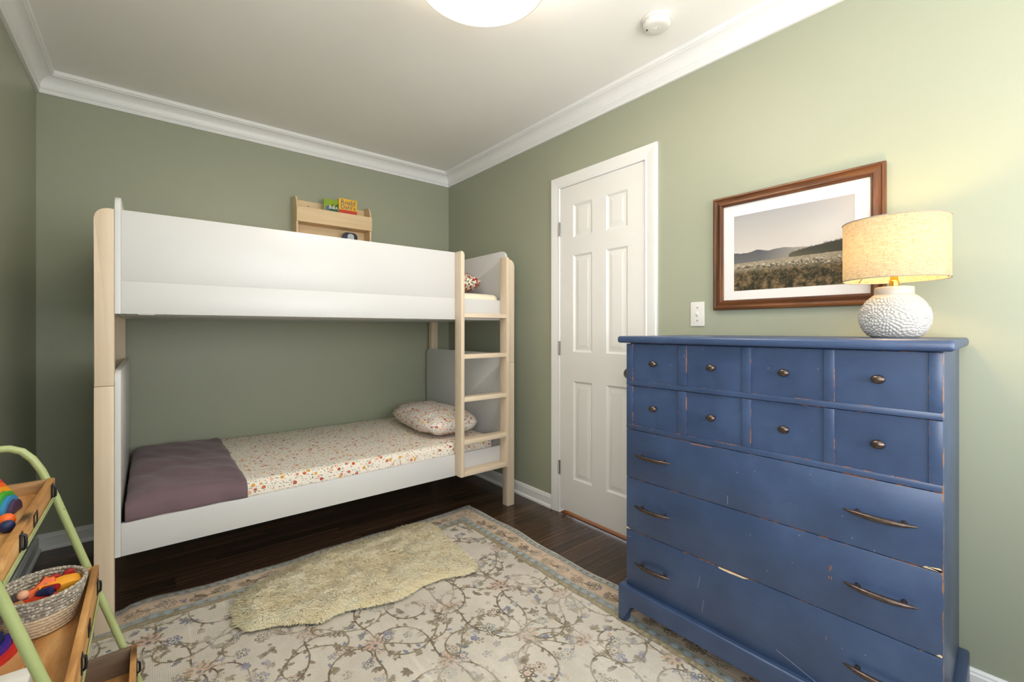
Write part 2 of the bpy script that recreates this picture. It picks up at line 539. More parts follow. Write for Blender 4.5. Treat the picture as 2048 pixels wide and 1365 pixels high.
def pydata(name, verts, faces, mat, parent=None, col=None, smooth=False, kind=None):
    me = bpy.data.meshes.new(name)
    nv, nf = len(verts), len(faces)
    verts = np.asarray(verts, np.float32); faces = np.asarray(faces, np.int32)
    k = faces.shape[1]
    if parent is not None: verts = verts - np.array(world_origin(parent)[:], np.float32)
    me.vertices.add(nv); me.vertices.foreach_set('co', verts.ravel())
    me.loops.add(nf * k); me.loops.foreach_set('vertex_index', faces.ravel())
    me.polygons.add(nf)
    me.polygons.foreach_set('loop_start', np.arange(nf, dtype=np.int32) * k)
    me.polygons.foreach_set('loop_total', np.full(nf, k, np.int32))
    if smooth: me.polygons.foreach_set('use_smooth', np.ones(nf, bool))
    me.update(calc_edges=True)
    if col is not None:
        ca = me.color_attributes.new('Col', 'FLOAT_COLOR', 'POINT')
        c4 = np.ones((nv, 4), np.float32); c4[:, :3] = col
        ca.data.foreach_set('color', c4.ravel())
    me.materials.append(mat)
    o = bpy.data.objects.new(name, me); COL.objects.link(o)
    if parent is not None: o.parent = parent
    if kind: o['kind'] = kind
    return o

def grid_faces(nx, ny):
    i = np.arange(nx - 1)[:, None] * ny + np.arange(ny - 1)[None, :]
    i = i.ravel()
    return np.stack([i, i + ny, i + ny + 1, i + 1], 1)

def smooth_noise(h, w_, cell, seed):
    r = np.random.default_rng(seed)
    gh, gw = int(h / cell) + 3, int(w_ / cell) + 3
    g = r.random((gh, gw))
    y = np.arange(h) / cell; x = np.arange(w_) / cell
    yi = y.astype(int); xi = x.astype(int)
    fy = (y - yi)[:, None]; fx = (x - xi)[None, :]
    fy = fy * fy * (3 - 2 * fy); fx = fx * fx * (3 - 2 * fx)
    a = g[np.ix_(yi, xi)]; b = g[np.ix_(yi, xi + 1)]; c = g[np.ix_(yi + 1, xi)]; d = g[np.ix_(yi + 1, xi + 1)]
    return (a * (1 - fx) + b * fx) * (1 - fy) + (c * (1 - fx) + d * fx) * fy

# ================================================================== SETTING
XL, XR, YF, YB, ZC = -0.455, 2.005, -1.02, 3.33, 2.48
DY0, DY1, DZ = 1.352, 1.980, 2.034      # door opening

def struct(name, bm, mat, **kw):
    o = obj(name, bm, mat, smooth=False, **kw); o['kind'] = 'structure'; return o

fl = struct('floor', box(BM(), XL - .1, XR + .35, YF - .1, YB + .1, -0.08, -0.006), M['slotdark'])
pw = 0.0572
row = 0
y = YF
pm = None
while y < YB:
    x = XL - random.uniform(0, 0.7)
    while x < XR + 0.0:
        L = random.uniform(0.75, 1.5) if y < 1.1 else random.uniform(0.35, 1.15)
        a, b_ = max(x, XL), min(x + L, XR)
        if b_ - a > 0.02:
            if pm is None:
                bmx = box(BM(), -0.5, 0.5, -0.5, 0.5, -0.5, 0.5)
                pl = obj('plank', bmx, M['walnut'], fl, local=True, smooth=False)
                pm = pl.data
            else:
                pl = bpy.data.objects.new('plank', pm); COL.objects.link(pl); pl.parent = fl
            pl.location = ((a + b_) / 2, y + pw / 2, -0.003)
            pl.scale = (b_ - a - 0.0008, pw - 0.0009, 0.006)
        x += L
    y += pw

struct('ceiling', box(BM(), XL - .1, XR + .1, YF - .1, YB + .1, ZC, ZC + .08), M['ceiling'])
struct('wall_back', box(BM(), XL - .1, XR + .1, YB, YB + .1, -.05, ZC), M['wall'])
# right wall with the doorway
b_ = BM()
box(b_, XR, XR + .11, YF, DY0, -.05, ZC); box(b_, XR, XR + .11, DY1, YB, -.05, ZC); box(b_, XR, XR + .11, DY0, DY1, DZ, ZC)
struct('wall_right', b_, M['wall'])
# left wall with a window behind the camera
b_ = BM()
LW = (-0.85, 0.05, 0.82, 2.08)
box(b_, XL - .1, XL, LW[1], YB, -.05, ZC); box(b_, XL - .1, XL, YF, LW[0], -.05, ZC)
box(b_, XL - .1, XL, LW[0], LW[1], -.05, LW[2]); box(b_, XL - .1, XL, LW[0], LW[1], LW[3], ZC)
struct('wall_left', b_, M['wall'])
b_ = BM()
FW = (0.10, 1.80, 0.74, 2.10)
box(b_, XL - .1, FW[0], YF - .1, YF, -.05, ZC); box(b_, FW[1], XR + .1, YF - .1, YF, -.05, ZC)
box(b_, FW[0], FW[1], YF - .1, YF, -.05, FW[2]); box(b_, FW[0], FW[1], YF - .1, YF, FW[3], ZC)
struct('wall_front', b_, M['wall'])
for k, (nm) in enumerate(('window_1', 'window_2')):
    wroot = structure(nm)
    b_ = BM()
    if k == 0:
        x0, x1, z0, z1 = FW
        for (a0, a1, c0, c1) in ((x0 - .06, x0, z0 - .06, z1 + .06), (x1, x1 + .06, z0 - .06, z1 + .06), (x0, x1, z0 - .06, z0), (x0, x1, z1, z1 + .06)):
            box(b_, a0, a1, YF, YF + .015, c0, c1, .002)
        box(b_, (x0 + x1) / 2 - .02, (x0 + x1) / 2 + .02, YF - .07, YF - .04, z0, z1)
    else:
        x0, x1, z0, z1 = LW
        for (a0, a1, c0, c1) in ((x0 - .06, x0, z0 - .06, z1 + .06), (x1, x1 + .06, z0 - .06, z1 + .06), (x0, x1, z0 - .06, z0), (x0, x1, z1, z1 + .06)):
            box(b_, XL, XL + .015, a0, a1, c0, c1, .002)
        box(b_, XL - .07, XL - .04, x0, x1, (z0 + z1) / 2 - .02, (z0 + z1) / 2 + .02)
    obj('window_frame', b_, M['trim'], wroot)

def run_profile(name, prof, side):
    """mitred moulding along one wall; prof = [(distance from wall, z)]"""
    bm = BM()
    a, b2 = [], []
    for d, z in prof:
        if side == 'back': p, q = (XL + d, YB - d, z), (XR - d, YB - d, z)
        elif side == 'right': p, q = (XR - d, YF + d, z), (XR - d, YB - d, z)
        elif side == 'left': p, q = (XL + d, YF + d, z), (XL + d, YB - d, z)
        else: p, q = (XL + d, YF + d, z), (XR - d, YF + d, z)
        a.append(bm.verts.new(p)); b2.append(bm.verts.new(q))
    for i in range(len(prof) - 1):
        bm.faces.new((a[i], a[i + 1], b2[i + 1], b2[i]))
    o = obj(name, bm, M['trim'], smooth=True, angle=28)
    o['kind'] = 'structure'
    return o

crown = [(0.0, 2.372), (0.013, 2.372), (0.0145, 2.386), (0.013, 2.392), (0.018, 2.396), (0.019, 2.402), (0.0165, 2.406)]
for i in range(9):
    t = i / 8 * pi / 2
    crown.append((0.0175 + 0.047 * (1 - cos(t)), 2.408 + 0.047 * sin(t)))
crown += [(0.066, 2.459), (0.073, 2.461), (0.075, 2.468), (0.075, 2.4795)]
for i, s in enumerate(('back', 'right', 'left', 'front')):
    run_profile('trim_%d' % (i + 1), crown, s)

def baseboard(name, axis, at, sgn, a, b2, ends=(0, 0)):
    prof = [(0, 0.0), (0.022, 0.0), (0.022, 0.010), (0.018, 0.017), (0.012, 0.019), (0.012, 0.066), (0.009, 0.071), (0.0085, 0.077), (0.004, 0.083), (0, 0.084)]
    bm = BM()
    A, B = [], []
    for d, z in prof:
        if axis == 'Y': p, q = (at + sgn * d, a + ends[0] * d, z), (at + sgn * d, b2 - ends[1] * d, z)
        else: p, q = (a + ends[0] * d, at + sgn * d, z), (b2 - ends[1] * d, at + sgn * d, z)
        A.append(bm.verts.new(p)); B.append(bm.verts.new(q))
    n = len(prof)
    for i in range(n - 1): bm.faces.new((A[i], A[i + 1], B[i + 1], B[i]))
    bm.faces.new(A); bm.faces.new(B)
    o = obj(name, bm, M['trim'], angle=25); o['kind'] = 'structure'
baseboard('baseboard_back', 'X', YB, -1, XL, XR, (1, 1))
baseboard('baseboard_right', 'Y', XR, -1, 2.0495, YB, (0, 1))
baseboard('baseboard_right', 'Y', XR, -1, YF, 1.303, (1, 0))
baseboard('baseboard_left', 'Y', XL, 1, YF, YB, (1, 1))
baseboard('baseboard_front', 'X', YF, 1, XL, XR, (1, 1))

# ------------------------------------------------------------------ door
door = structure('door_1', (XR, (DY0 + DY1) / 2, 0))
# six-panel slab: face at X = 2.000, looking to -X
SX0, SX1 = 2.000, 2.036
sy0, sy1, sz0, sz1 = 1.3605, 1.9700, 0.028, 2.026
pys = [(1.477, 1.622), (1.722, 1.871)]
pys = [(1.468, 1.613), (1.717, 1.866)]
pzs = [(0.232, 0.832), (1.010, 1.600), (1.707, 1.907)]
ys = sorted([sy0, sy1] + [v for p in pys for v in p]); zs = sorted([sz0, sz1] + [v for p in pzs for v in p])
bm = BM()
cache = {}
def vv(x, y_, z_):
    k = (round(x, 5), round(y_, 5), round(z_, 5))
    if k not in cache: cache[k] = bm.verts.new((x, y_, z_))
    return cache[k]
for i in range(len(ys) - 1):
    for j in range(len(zs) - 1):
        a0, a1, c0, c1 = ys[i], ys[i + 1], zs[j], zs[j + 1]
        if (a0, a1) in pys and (c0, c1) in pzs:
            rings = [(0, 0), (0.004, 0.0035), (0.010, 0.0085), (0.013, 0.0095), (0.017, 0.0090), (0.040, 0.0030), (0.042, 0.0030)]
            for (d0, h0), (d1, h1) in zip(rings, rings[1:]):
                for (p, q) in (((a0, c0), (a1, c0)), ((a1, c0), (a1, c1)), ((a1, c1), (a0, c1)), ((a0, c1), (a0, c0))):
                    def ins(pt, d):
                        yy = pt[0] + d if pt[0] == a0 else pt[0] - d
                        zz = pt[1] + d if pt[1] == c0 else pt[1] - d
                        return yy, zz
                    P0, Q0, P1, Q1 = ins(p, d0), ins(q, d0), ins(p, d1), ins(q, d1)
                    bm.faces.new((vv(SX0 + h0, *P0), vv(SX0 + h0, *Q0), vv(SX0 + h1, *Q1), vv(SX0 + h1, *P1)))
            d, h = rings[-1]
            bm.faces.new((vv(SX0 + h, a0 + d, c0 + d), vv(SX0 + h, a1 - d, c0 + d), vv(SX0 + h, a1 - d, c1 - d), vv(SX0 + h, a0 + d, c1 - d)))
        else:
            bm.faces.new((vv(SX0, a0, c0), vv(SX0, a1, c0), vv(SX0, a1, c1), vv(SX0, a0, c1)))
bmesh.ops.recalc_face_normals(bm, faces=bm.faces[:])
f0 = [bm.verts.new(p) for p in ((SX0, sy0, sz0), (SX0, sy1, sz0), (SX0, sy1, sz1), (SX0, sy0, sz1))]
f1 = [bm.verts.new((SX1, v.co.y, v.co.z)) for v in f0]
for i in range(4): bm.faces.new((f0[i], f0[(i + 1) % 4], f1[(i + 1) % 4], f1[i]))
bm.faces.new(f1)
obj('door_slab', bm, M['door'], door, angle=12)
# jamb and casing
b_ = BM()
box(b_, XR - .002, XR + .112, DY0, DY0 + .006, 0, DZ); box(b_, XR - .002, XR + .112, DY1 - .006, DY1, 0, DZ); box(b_, XR - .002, XR + .112, DY0, DY1, DZ - .006, DZ)
box(b_, SX1 + .001, SX1 + .014, DY0 + .006, DY0 + .018, 0, DZ); box(b_, SX1 + .001, SX1 + .014, DY1 - .018, DY1 - .006, 0, DZ)
obj('door_jamb', b_, M['trim'], door, smooth=False)
cw = 0.072
cprof = [(0.0, 0.0), (0.0, 0.010), (0.004, 0.0135), (0.010, 0.0135), (0.014, 0.011), (0.022, 0.0125), (0.050, 0.0175), (0.060, 0.0185), (0.068, 0.0185), (cw, 0.014), (cw, 0.0)]
def casing(path_side):
    bm = BM(); A, B = [], []
    for wd, th_ in cprof:
        x = XR - th_
        yi0, yi1, zt = DY0 + .005 - wd + .0, DY1 - .005 + wd, DZ - .005 + wd
        if path_side == 'hinge': p, q = (x, yi1, 0), (x, yi1, zt)
        elif path_side == 'latch': p, q = (x, yi0, 0), (x, yi0, zt)
        else: p, q = (x, yi0, zt), (x, yi1, zt)
        A.append(bm.verts.new(p)); B.append(bm.verts.new(q))
    n = len(cprof)
    for i in range(n): bm.faces.new((A[i], A[(i + 1) % n], B[(i + 1) % n], B[i]))
    bm.faces.new(A); bm.faces.new(B)
    return bm
cw_scale = 1
for s in ('hinge', 'latch', 'head'):
    obj('door_casing', casing(s), M['trim'], door, angle=20)
for hz in (1.775, 1.030, 0.284):
    b_ = BM()
    box(b_, XR - .0125, XR - .0105 + .004, 1.9745, 1.990, hz - .044, hz + .044)
    hg = obj('hinge', b_, M['nickel'], door, smooth=False)
    b_ = BM()
    for k in range(5):
        lathe(b_, XR - .014, 1.9725, [(0.0048, hz - .044 + k * .0176 + .0008), (0.0048, hz - .044 + (k + 1) * .0176 - .0008)], 12)
    obj('hinge_knuckle', b_, M['nickel'], hg)
b_ = BM()
lathe(b_, 1.425, 0.914, [(0.0, 2.001), (0.032, 2.0), (0.032, 1.996), (0.026, 1.991), (0.012, 1.988), (0.011, 1.975), (0.018, 1.966), (0.027, 1.955), (0.028, 1.945), (0.022, 1.938), (0.0, 1.936)], 28, 'X')
obj('door_knob', b_, M['nickel'], door)
b_ = BM(); box(b_, XR + .000, XR + .30, DY0 + .006, DY1 - .006, -.004, 0.0035)
obj('threshold', b_, M['threshold'], door, smooth=False)
b_ = BM(); box(b_, XR + .112, XR + .32, DY0 - .1, DY1 + .1, -.05, 2.1)
# ================================================================== BUNK BED
bed = thing('bunk_bed', 'white and pale wood bunk bed standing along the back green wall', 'bunk bed', (0.85, 2.77, 0))
PX = [(-0.161, -0.104), (1.795, 1.852)]
PY = [(2.250, 2.303), (3.247, 3.300)]
SEAM = 0.933
for ix, (x0, x1) in enumerate(PX):
    for y0, y1 in PY:
        obj('post', box(BM(), x0, x1, y0, y1, 0.0082 if (ix == 0 and y0 < 2.5) else 0.0, SEAM - .0006, .0025, 2), M['birchZ'], bed)
        out = 'tl' if ix == 0 else 'tr'
        pts = rrect(x0, x1, SEAM + .0006, 1.602, .040, out, 8)
        obj('post', prism(BM(), pts, 'Y', y0, y1, .0025, 2), M['birchZ'], bed)
for (x0, x1) in ((-0.1035, -0.0855), (1.7765, 1.7945)):
    for z0, z1 in ((0.281, 0.990), (1.206, 1.655)):
        pts = rrect(2.2495, 3.2995, z0, z1, .045, 'tl tr', 8)
        obj('end_panel', prism(BM(), pts, 'X', x0, x1, .0015, 2), M['laminate'], bed)
def board(name, *a, bev=.0015, mat='laminate', parent=bed, **kw):
    return obj(name, box(BM(), *a, bev, 2), M[mat], parent, **kw)
board('guard_rail', -0.085, 1.415, 2.2500, 2.2685, 1.3322, 1.602, bev=.0005)
board('side_rail', -0.085, 1.776, 2.2500, 2.2685, 1.206, 1.3320, bev=.0005)
board('side_rail', -0.085, 1.776, 2.2500, 2.2685, 0.281, 0.406)
board('guard_rail', -0.085, 1.776, 3.2810, 3.2990, 1.3330, 1.602)
board('side_rail', -0.085, 1.776, 3.2810, 3.2990, 1.206, 1.3320)
board('side_rail', -0.085, 1.776, 3.2810, 3.2990, 0.281, 0.406)
for z in (1.2075, 0.300):
    bb = board('bed_base', -0.084, 1.775, 2.2700, 3.2800, z, z + .016)
    if z > 1:
        for i in range(8):
            x = 0.05 + i * 0.166
            b_ = BM(); lathe(b_, x, 2.36, [(0.0, z - .0012), (0.006, z - .0012), (0.006, z)], 12)
            obj('screw_head', b_, M['slotdark'], bb)
        for x in (-.035, 1.16):
            b_ = BM(); box(b_, x, x + .05, 2.2705, 2.282, z - .004, z)
            obj('bracket', b_, M['nickel'], bb)
# ladder hooked on the front rail
lad = bpy.data.objects.new('ladder', None); COL.objects.link(lad); lad.parent = bed
lad.location = Vector((1.58, 2.2, 0)) - bed.location
LX = [(1.397, 1.4195), (1.7320, 1.7560)]
for ix, (x0, x1) in enumerate(LX):
    pts = rrect(2.1800, 2.2490, 0.287, 1.602, .030, 'tl', 8)
    bmp_ = prism(BM(), rrect(x0, x1, 0.287, 1.602, .020, 'tr', 8), 'Y', 2.180, 2.249, .002, 2)
    obj('ladder_rail', bmp_, M['birchZ'], lad)
for z in (0.288, 0.4735, 0.7235, 0.975, 1.217):
    h = .030 if z > .3 else .030
    obj('rung', box(BM(), 1.4197, 1.7318, 2.1795, 2.2495, z, z + .026, .002, 2), M['birchX'], lad)

# mattresses
def mattress(name, x0, x1, y0, y1, z0, z1, mat, label, r=.028):
    bm = BM(); box(bm, x0, x1, y0, y1, z0, z1, r, 4)
    bmesh.ops.subdivide_edges(bm, edges=[e for e in bm.edges if e.calc_length() > .3], cuts=24, use_grid_fill=True)
    for v in bm.verts:
        n = mnoise.noise(Vector((v.co.x * 4, v.co.y * 4, v.co.z * 4)))
        if v.co.z > z1 - .04: v.co.z += .004 * n
        v.co.y += .002 * n
    o = obj(name, bm, mat, angle=60)
    return tag(o, label, 'mattress')
mattress('mattress', -0.075, 1.700, 2.2760, 3.262, 0.318, 0.470, M['floral'], 'mattress in floral fitted sheet on the lower bunk')
mattress('mattress', -0.075, 1.748, 2.2760, 3.262, 1.2245, 1.372, M['sheet'], 'mattress in plain cream sheet on the upper bunk', .035)

def pillow(name, c, L, W, T, mat, label, rotz=0.0, tilt=(0, 0), seed=0, crease=1.0):
    root = None
    nu, nv = 48, 32
    bm = BM()
    top, bot = {}, {}
    for s in (1, -1):
        for i in range(nu + 1):
            for j in range(nv + 1):
                u, v = -1 + 2 * i / nu, -1 + 2 * j / nv
                edge = max(abs(u), abs(v)) > .999
                if s == -1 and edge: bot[i, j] = top[i, j]; continue
                h = max(0.0, (1 - abs(u) ** 6) * (1 - v ** 4)) ** .5 * (1 - .12 * u * u) * (1 - .2 * v * v)
                mx = max(abs(u), abs(v)); sq = mx / (abs(u) ** 4.5 + abs(v) ** 4.5) ** (1 / 4.5) if mx > 0 else 1
                px = u * sq * L / 2; py = v * sq * W / 2
                n = mnoise.noise(Vector((px * 14 + seed, py * 7, s * 3)))
                n2 = mnoise.noise(Vector((px * 40 + seed, py * 14, s * 3)))
                z = s * T / 2 * h * (1 + .14 * n * crease) + .006 * n2 * crease * (1 if h > .05 else 0)
                vv_ = bm.verts.new((px, py, z))
                (top if s == 1 else bot)[i, j] = vv_
    for D, s in ((top, 1), (bot, -1)):
        for i in range(nu):
            for j in range(nv):
                q = (D[i, j], D[i + 1, j], D[i + 1, j + 1], D[i, j + 1])
                bm.faces.new(q if s == 1 else q[::-1])
    mt = Matrix.Translation(Vector(c)) @ Matrix.Rotation(rotz, 4, 'Z') @ Matrix.Rotation(tilt[0], 4, 'X') @ Matrix.Rotation(tilt[1], 4, 'Y')
    o = obj(name, bm, mat, angle=180)
    o.matrix_world = mt
    return tag(o, label, 'pillow')
pillow('pillow', (1.510, 2.715, 0.548), 0.74, 0.41, 0.150, M['floral2'], 'floral print pillow at the end of the lower bunk', radians(84), (0, 0), 3)
pillow('pillow', (1.560, 2.690, 1.449), 0.62, 0.38, 0.140, M['holly'], 'red and green print pillow on the upper bunk', radians(86), (radians(-4), 0), 9)

# folded mauve blanket over the foot of the lower mattress
def blanket():
    ns, nu = 90, 46
    path = []
    y0, y1, zt, zf = 2.262, 3.268, 0.488, 0.372
    L1, L2 = zt - zf, y1 - y0
    V, F = [], []
    for i in range(nu + 1):
        u = i / nu
        for j in range(ns + 1):
            s = j / ns
            t = s * (L1 + L2)
            r = .05
            if t < L1 - r: y_, z_ = y0, zf + t
            elif t < L1 + r * .57:
                a = (t - (L1 - r)) / (r * 1.57) * pi / 2
                y_, z_ = y0 + r * (1 - cos(a)), zt - r + r * sin(a)
            else:
                y_, z_ = y0 + r + (t - L1 - r * .57), zt
            x_ = -.0825 + u * .4165
            big = mnoise.noise(Vector((x_ * 3.2 + 4, y_ * 5.0, 1.7)))
            fold = mnoise.noise(Vector((x_ * 5 + y_ * 7, y_ * 1.5 - x_ * 9, 5.1)))
            top = min(1, max(0, (y_ - y0) / .06))
            fine_ = mnoise.noise(Vector((x_ * 16 + y_ * 6, y_ * 11, 2.2)))
            z_ += top * (.010 * big + .014 * fold + .006 * fine_ + .010 * sin(pi * min(1, u * 1.0)))
            y_ += (1 - top) * (.008 * fold - .010 * abs(sin(u * 7 + 1)) * (1 if z_ < zt - .02 else .3))
            y_ = max(y_, 2.2715 if z_ < .408 else y_)
            if u < .12:
                k = (1 - u / .12) ** 2
                z_ -= .018 * k * top; x_ += .008 * k
            if u > .93: z_ -= top * .012 * ((u - .93) / .07) ** 2
            if y_ > 3.2: z_ -= (y_ - 3.2) ** 2 * 5
            V.append((x_, y_, z_))
    n = ns + 1
    for i in range(nu):
        for j in range(ns):
            F.append((i * n + j, i * n + n + j, i * n + n + j + 1, i * n + j + 1))
    o = pydata('blanket', V, F, M['mauve'], smooth=True)
    md = o.modifiers.new('thick', 'SOLIDIFY'); md.thickness = .010; md.offset = -1
    return tag(o, 'folded mauve cotton blanket over the foot end of the lower bunk', 'blanket')
blanket()

# ================================================================== WALL BOOKSHELF + BOOKS
sh = thing('book_rack', 'light wood display book rack fixed to the back wall above the bunk', 'bookshelf', (1.013, 3.33, 1.612))
SXa, SXb = 0.757, 1.270
for x0, x1, side in ((SXa, SXa + .012, 0), (SXb - .012, SXb, 1)):
    pts = [(3.329, 1.612), (3.206, 1.612), (3.206, 1.985), (3.212, 2.008), (3.226, 2.034), (3.248, 2.051), (3.275, 2.057), (3.329, 2.058)]
    obj('side_panel', prism(BM(), pts, 'X', x0, x1, .001, 1), M['plyX'], sh)
bp_ = obj('back_panel', box(BM(), SXa + .012, SXb - .012, 3.318, 3.329, 1.614, 2.044, .001), M['plyX'], sh)
for x in (0.86, 1.20):
    b_ = BM(); lathe(b_, x, 2.010, [(0.0, 3.3175), (0.004, 3.3175), (0.004, 3.318)], 10, 'Y')
    obj('screw_head', b_, M['slotdark'], bp_)
for z0 in (1.872, 1.622):
    obj('front_rail', box(BM(), SXa, SXb, 3.193, 3.205, z0, z0 + .100, .001), M['plyX'], sh)
    obj('shelf_board', box(BM(), SXa + .012, SXb - .012, 3.207, 3.317, z0 + .004, z0 + .014, .001), M['plyX'], sh)

def text_mesh(name, body, size, mat, parent, origin, xdir, updir, extrude=.0004, label=None, spacing=1.0):
    cu = bpy.data.curves.new(name, 'FONT'); cu.body = body; cu.size = size; cu.extrude = extrude; cu.space_character = spacing
    cu.align_x = 'LEFT'
    tmp = bpy.data.objects.new(name + '_tmp', cu); COL.objects.link(tmp)
    dg = bpy.context.evaluated_depsgraph_get()
    me = bpy.data.meshes.new_from_object(tmp.evaluated_get(dg))
    COL.objects.unlink(tmp); bpy.data.objects.remove(tmp)
    x = Vector(xdir).normalized(); u = Vector(updir).normalized(); n = x.cross(u)
    mt = Matrix((x, u, n)).transposed().to_4x4(); mt.translation = Vector(origin) - world_origin(parent)
    me.transform(mt)
    me.materials.clear(); me.materials.append(mat)
    o = bpy.data.objects.new(name, me); COL.objects.link(o); o.parent = parent
    return o

def flat_poly(name, pts, y_, mat, parent, t=.0006):
    return obj(name, prism(BM(), pts, 'Y', y_ - t, y_, 0), mat, parent, smooth=False)

bk = thing('book', 'thin green picture book standing in the wall book rack', 'book', (0.985, 3.215, 1.886), 'books in the wall book rack')
obj('cover', box(BM(), 0.938, 1.036, 3.2235, 3.2335, 1.887, 2.0605, .0008), M['b_green'], bk)
flat_poly('cover_print', [(0.955, 1.889), (1.035, 1.889), (1.035, 2.035), (1.020, 2.028), (1.008, 2.004), (0.985, 1.995), (0.972, 1.985)], 3.2235, M['b_dkgreen'], bk)
flat_poly('cover_print', [(0.944, 1.975), (0.952, 2.008), (0.968, 2.018), (0.978, 2.008), (0.972, 1.985), (0.968, 1.96), (0.95, 1.955)], 3.2231, M['b_blue'], bk)
flat_poly('cover_print', [(0.986, 2.012), (0.999, 2.036), (1.004, 2.020), (0.998, 2.005), (0.988, 2.000)], 3.2229, M['b_brown'], bk)
flat_poly('cover_print', [(1.000, 2.012), (1.010, 2.007), (1.008, 1.994), (0.999, 1.998)], 3.2229, M['b_pale'], bk)
text_mesh('cover_title', 'ROA', 0.030, M['b_white'], bk, (0.972, 3.2218, 1.9970), (1, 0, -0.06), (0, 0, 1))
bk2 = thing('book', 'yellow paperback with a red band standing in the wall book rack', 'book', (1.10, 3.215, 1.886), 'books in the wall book rack')
obj('cover', box(BM(), 1.036, 1.166, 3.2100, 3.2290, 1.887, 2.0790, .001), M['b_yellow'], bk2)
flat_poly('cover_print', [(1.0375, 1.965), (1.1645, 1.965), (1.1645, 1.9995), (1.0375, 1.9995)], 3.2100, M['b_red'], bk2)
text_mesh('cover_title', 'Roald', 0.046, M['b_ink'], bk2, (1.048, 3.2090, 2.0400), (1, 0, 0), (0, 0, 1))
text_mesh('cover_title', "Dahl's", 0.044, M['b_ink'], bk2, (1.046, 3.2090, 2.0060), (1, 0, 0), (0, 0, 1))
bk3 = thing('book', 'dark round-cornered board book on the lower ledge of the rack', 'book', (1.12, 3.22, 1.637), 'books in the wall book rack')
obj('cover', prism(BM(), rrect(1.070, 1.175, 1.6375, 1.846, .03, 'tl tr', 6), 'Y', 3.228, 3.246, .001), M['b_navy'], bk3)
flat_poly('cover_print', rrect(1.103, 1.150, 1.68, 1.838, .020, 'tl tr', 6), 3.228, M['b_pale'], bk3)

# ================================================================== DRESSER
TAPER = 0.026
def taper(bm, xf=1.45, xb=1.985):
    for v in bm.verts:
        if v.co.y < 0.45:
            k = (v.co.x - xf) / (xb - xf)
            v.co.y += TAPER * max(0, k) * (0.45 - v.co.y) / 0.28
    return bm
dr = thing('dresser', 'tall blue painted dresser with worn edges against the wall beside the door', 'dresser', (1.70, 0.62, 0))
DYa, DYb = 0.1713, 1.0691
obj('carcass', taper(box(BM(), 1.4712, 1.978, DYa, DYb, 0.14, 1.0935, .004, 2)), M['blue'], dr)
bm = BM()
box(bm, 1.424, 1.983, 0.1480, 1.0960, 1.0940, 1.1205)
es = [e for e in bm.edges if not (abs(e.verts[0].co.x - 1.983) < 1e-4 and abs(e.verts[1].co.x - 1.983) < 1e-4)]
bmesh.ops.bevel(bm, geom=es, offset=.0095, segments=5, affect='EDGES', profile=.5)
obj('top', taper(bm, 1.45), M['blue'], dr, size=False)
FX0, FX1 = 1.4500, 1.4705
def drawer_slab(z0, z1, name='drawer'):
    return obj(name, box(BM(), FX0, FX1, DYa, DYb, z0, z1, .0016, 2), M['blue'], dr, size=True)
stiles = [(1.0410, 1.0691), (0.8190, 0.8505), (0.6045, 0.6310), (0.3860, 0.4115), (0.1713, 0.1965)]
stiles_n = [1.0275, 0.9417]
for r_, (z0, z1) in enumerate(((0.9300, 1.0910), (0.7590, 0.9280))):
    d = obj('drawer', box(BM(), FX0 + .0065, FX1, DYa, DYb, z0, z1, .001, 1), M['blue'], dr, size=True)
    for y0, y1 in stiles:
        obj('stile', box(BM(), FX0, FX0 + .0070, y0, y1, z0 + .0175, z1, .0012, 2), M['blue'], d, size=True)
    obj('lower_rail', box(BM(), FX0 - .0005, FX0 + .0070, DYa, DYb, z0, z0 + .0172, .0012, 2), M['blue'], d, size=True)
    for ky in (0.9417, 0.7236, 0.5059, 0.2889):
        b_ = BM()
        zc = 1.0190 if r_ == 0 else 0.8535
        lathe(b_, ky, zc, [(0.0, FX0 + .0065), (0.007, FX0 + .0064), (0.0065, FX0 + .001), (0.0050, FX0 - .002), (0.0060, FX0 - .007), (0.0120, FX0 - .0105), (0.0150, FX0 - .0155), (0.0146, FX0 - .0195), (0.0115, FX0 - .0232), (0.0060, FX0 - .0252), (0.0, FX0 - .0257)], 28, 'X', sx=1.0, sy=0.76)
        obj('knob', b_, M['bronze'], d)
def handle(parent, y0, y1, z):
    b_ = BM()
    n = 24; pts = []
    for i in range(n + 1):
        t = i / n
        yy = y0 + (y1 - y0) * t
        s = 1 - (2 * t - 1) ** 2
        pts.append((FX0 - .015 - .010 * s, yy, z - .003 * s + .002))
    tube(b_, pts, .005, 12, rf=lambda t: .0012 + .0062 * (1 - abs(2 * t - 1) ** 2.6) ** .8)
    for t in (.19, .81):
        yy = y0 + (y1 - y0) * t
        tube(b_, [(FX0 + .0005, yy, z), (FX0 - .006, yy, z), (FX0 - .021, yy, z - .001)], .0042, 12, rf=lambda t_: .0066 - .0022 * t_)
    return obj('handle', b_, M['bronze'], parent)
dz = [(0.5700, 0.7570), (0.3680, 0.5680), (0.1440, 0.3660)]
hz_ = [0.6660, 0.4705, 0.2535]
drs = []
for (z0, z1), hz in zip(dz, hz_):
    d = drawer_slab(z0, z1); drs.append(d)
    handle(d, 1.0235, 0.8720, hz)
    handle(d, 0.3625, 0.2120, hz)
def chip(parent, pts, mat='chip', name='chipped_edge'):
    return obj(name, prism(BM(), pts, 'X', FX0 - .0007, FX0 + .0004), M[mat], parent, smooth=False)
chip(drs[0], [(0.2000, 0.5745), (0.1735, 0.5700), (0.1735, 0.5765), (0.1770, 0.5790)])
chip(drs[0], [(0.2070, 0.5712), (0.1735, 0.5702), (0.1735, 0.5748), (0.2010, 0.5752)])
chip(drs[1], [(0.1830, 0.3700), (0.1725, 0.3685), (0.1725, 0.3740), (0.1780, 0.3750)])
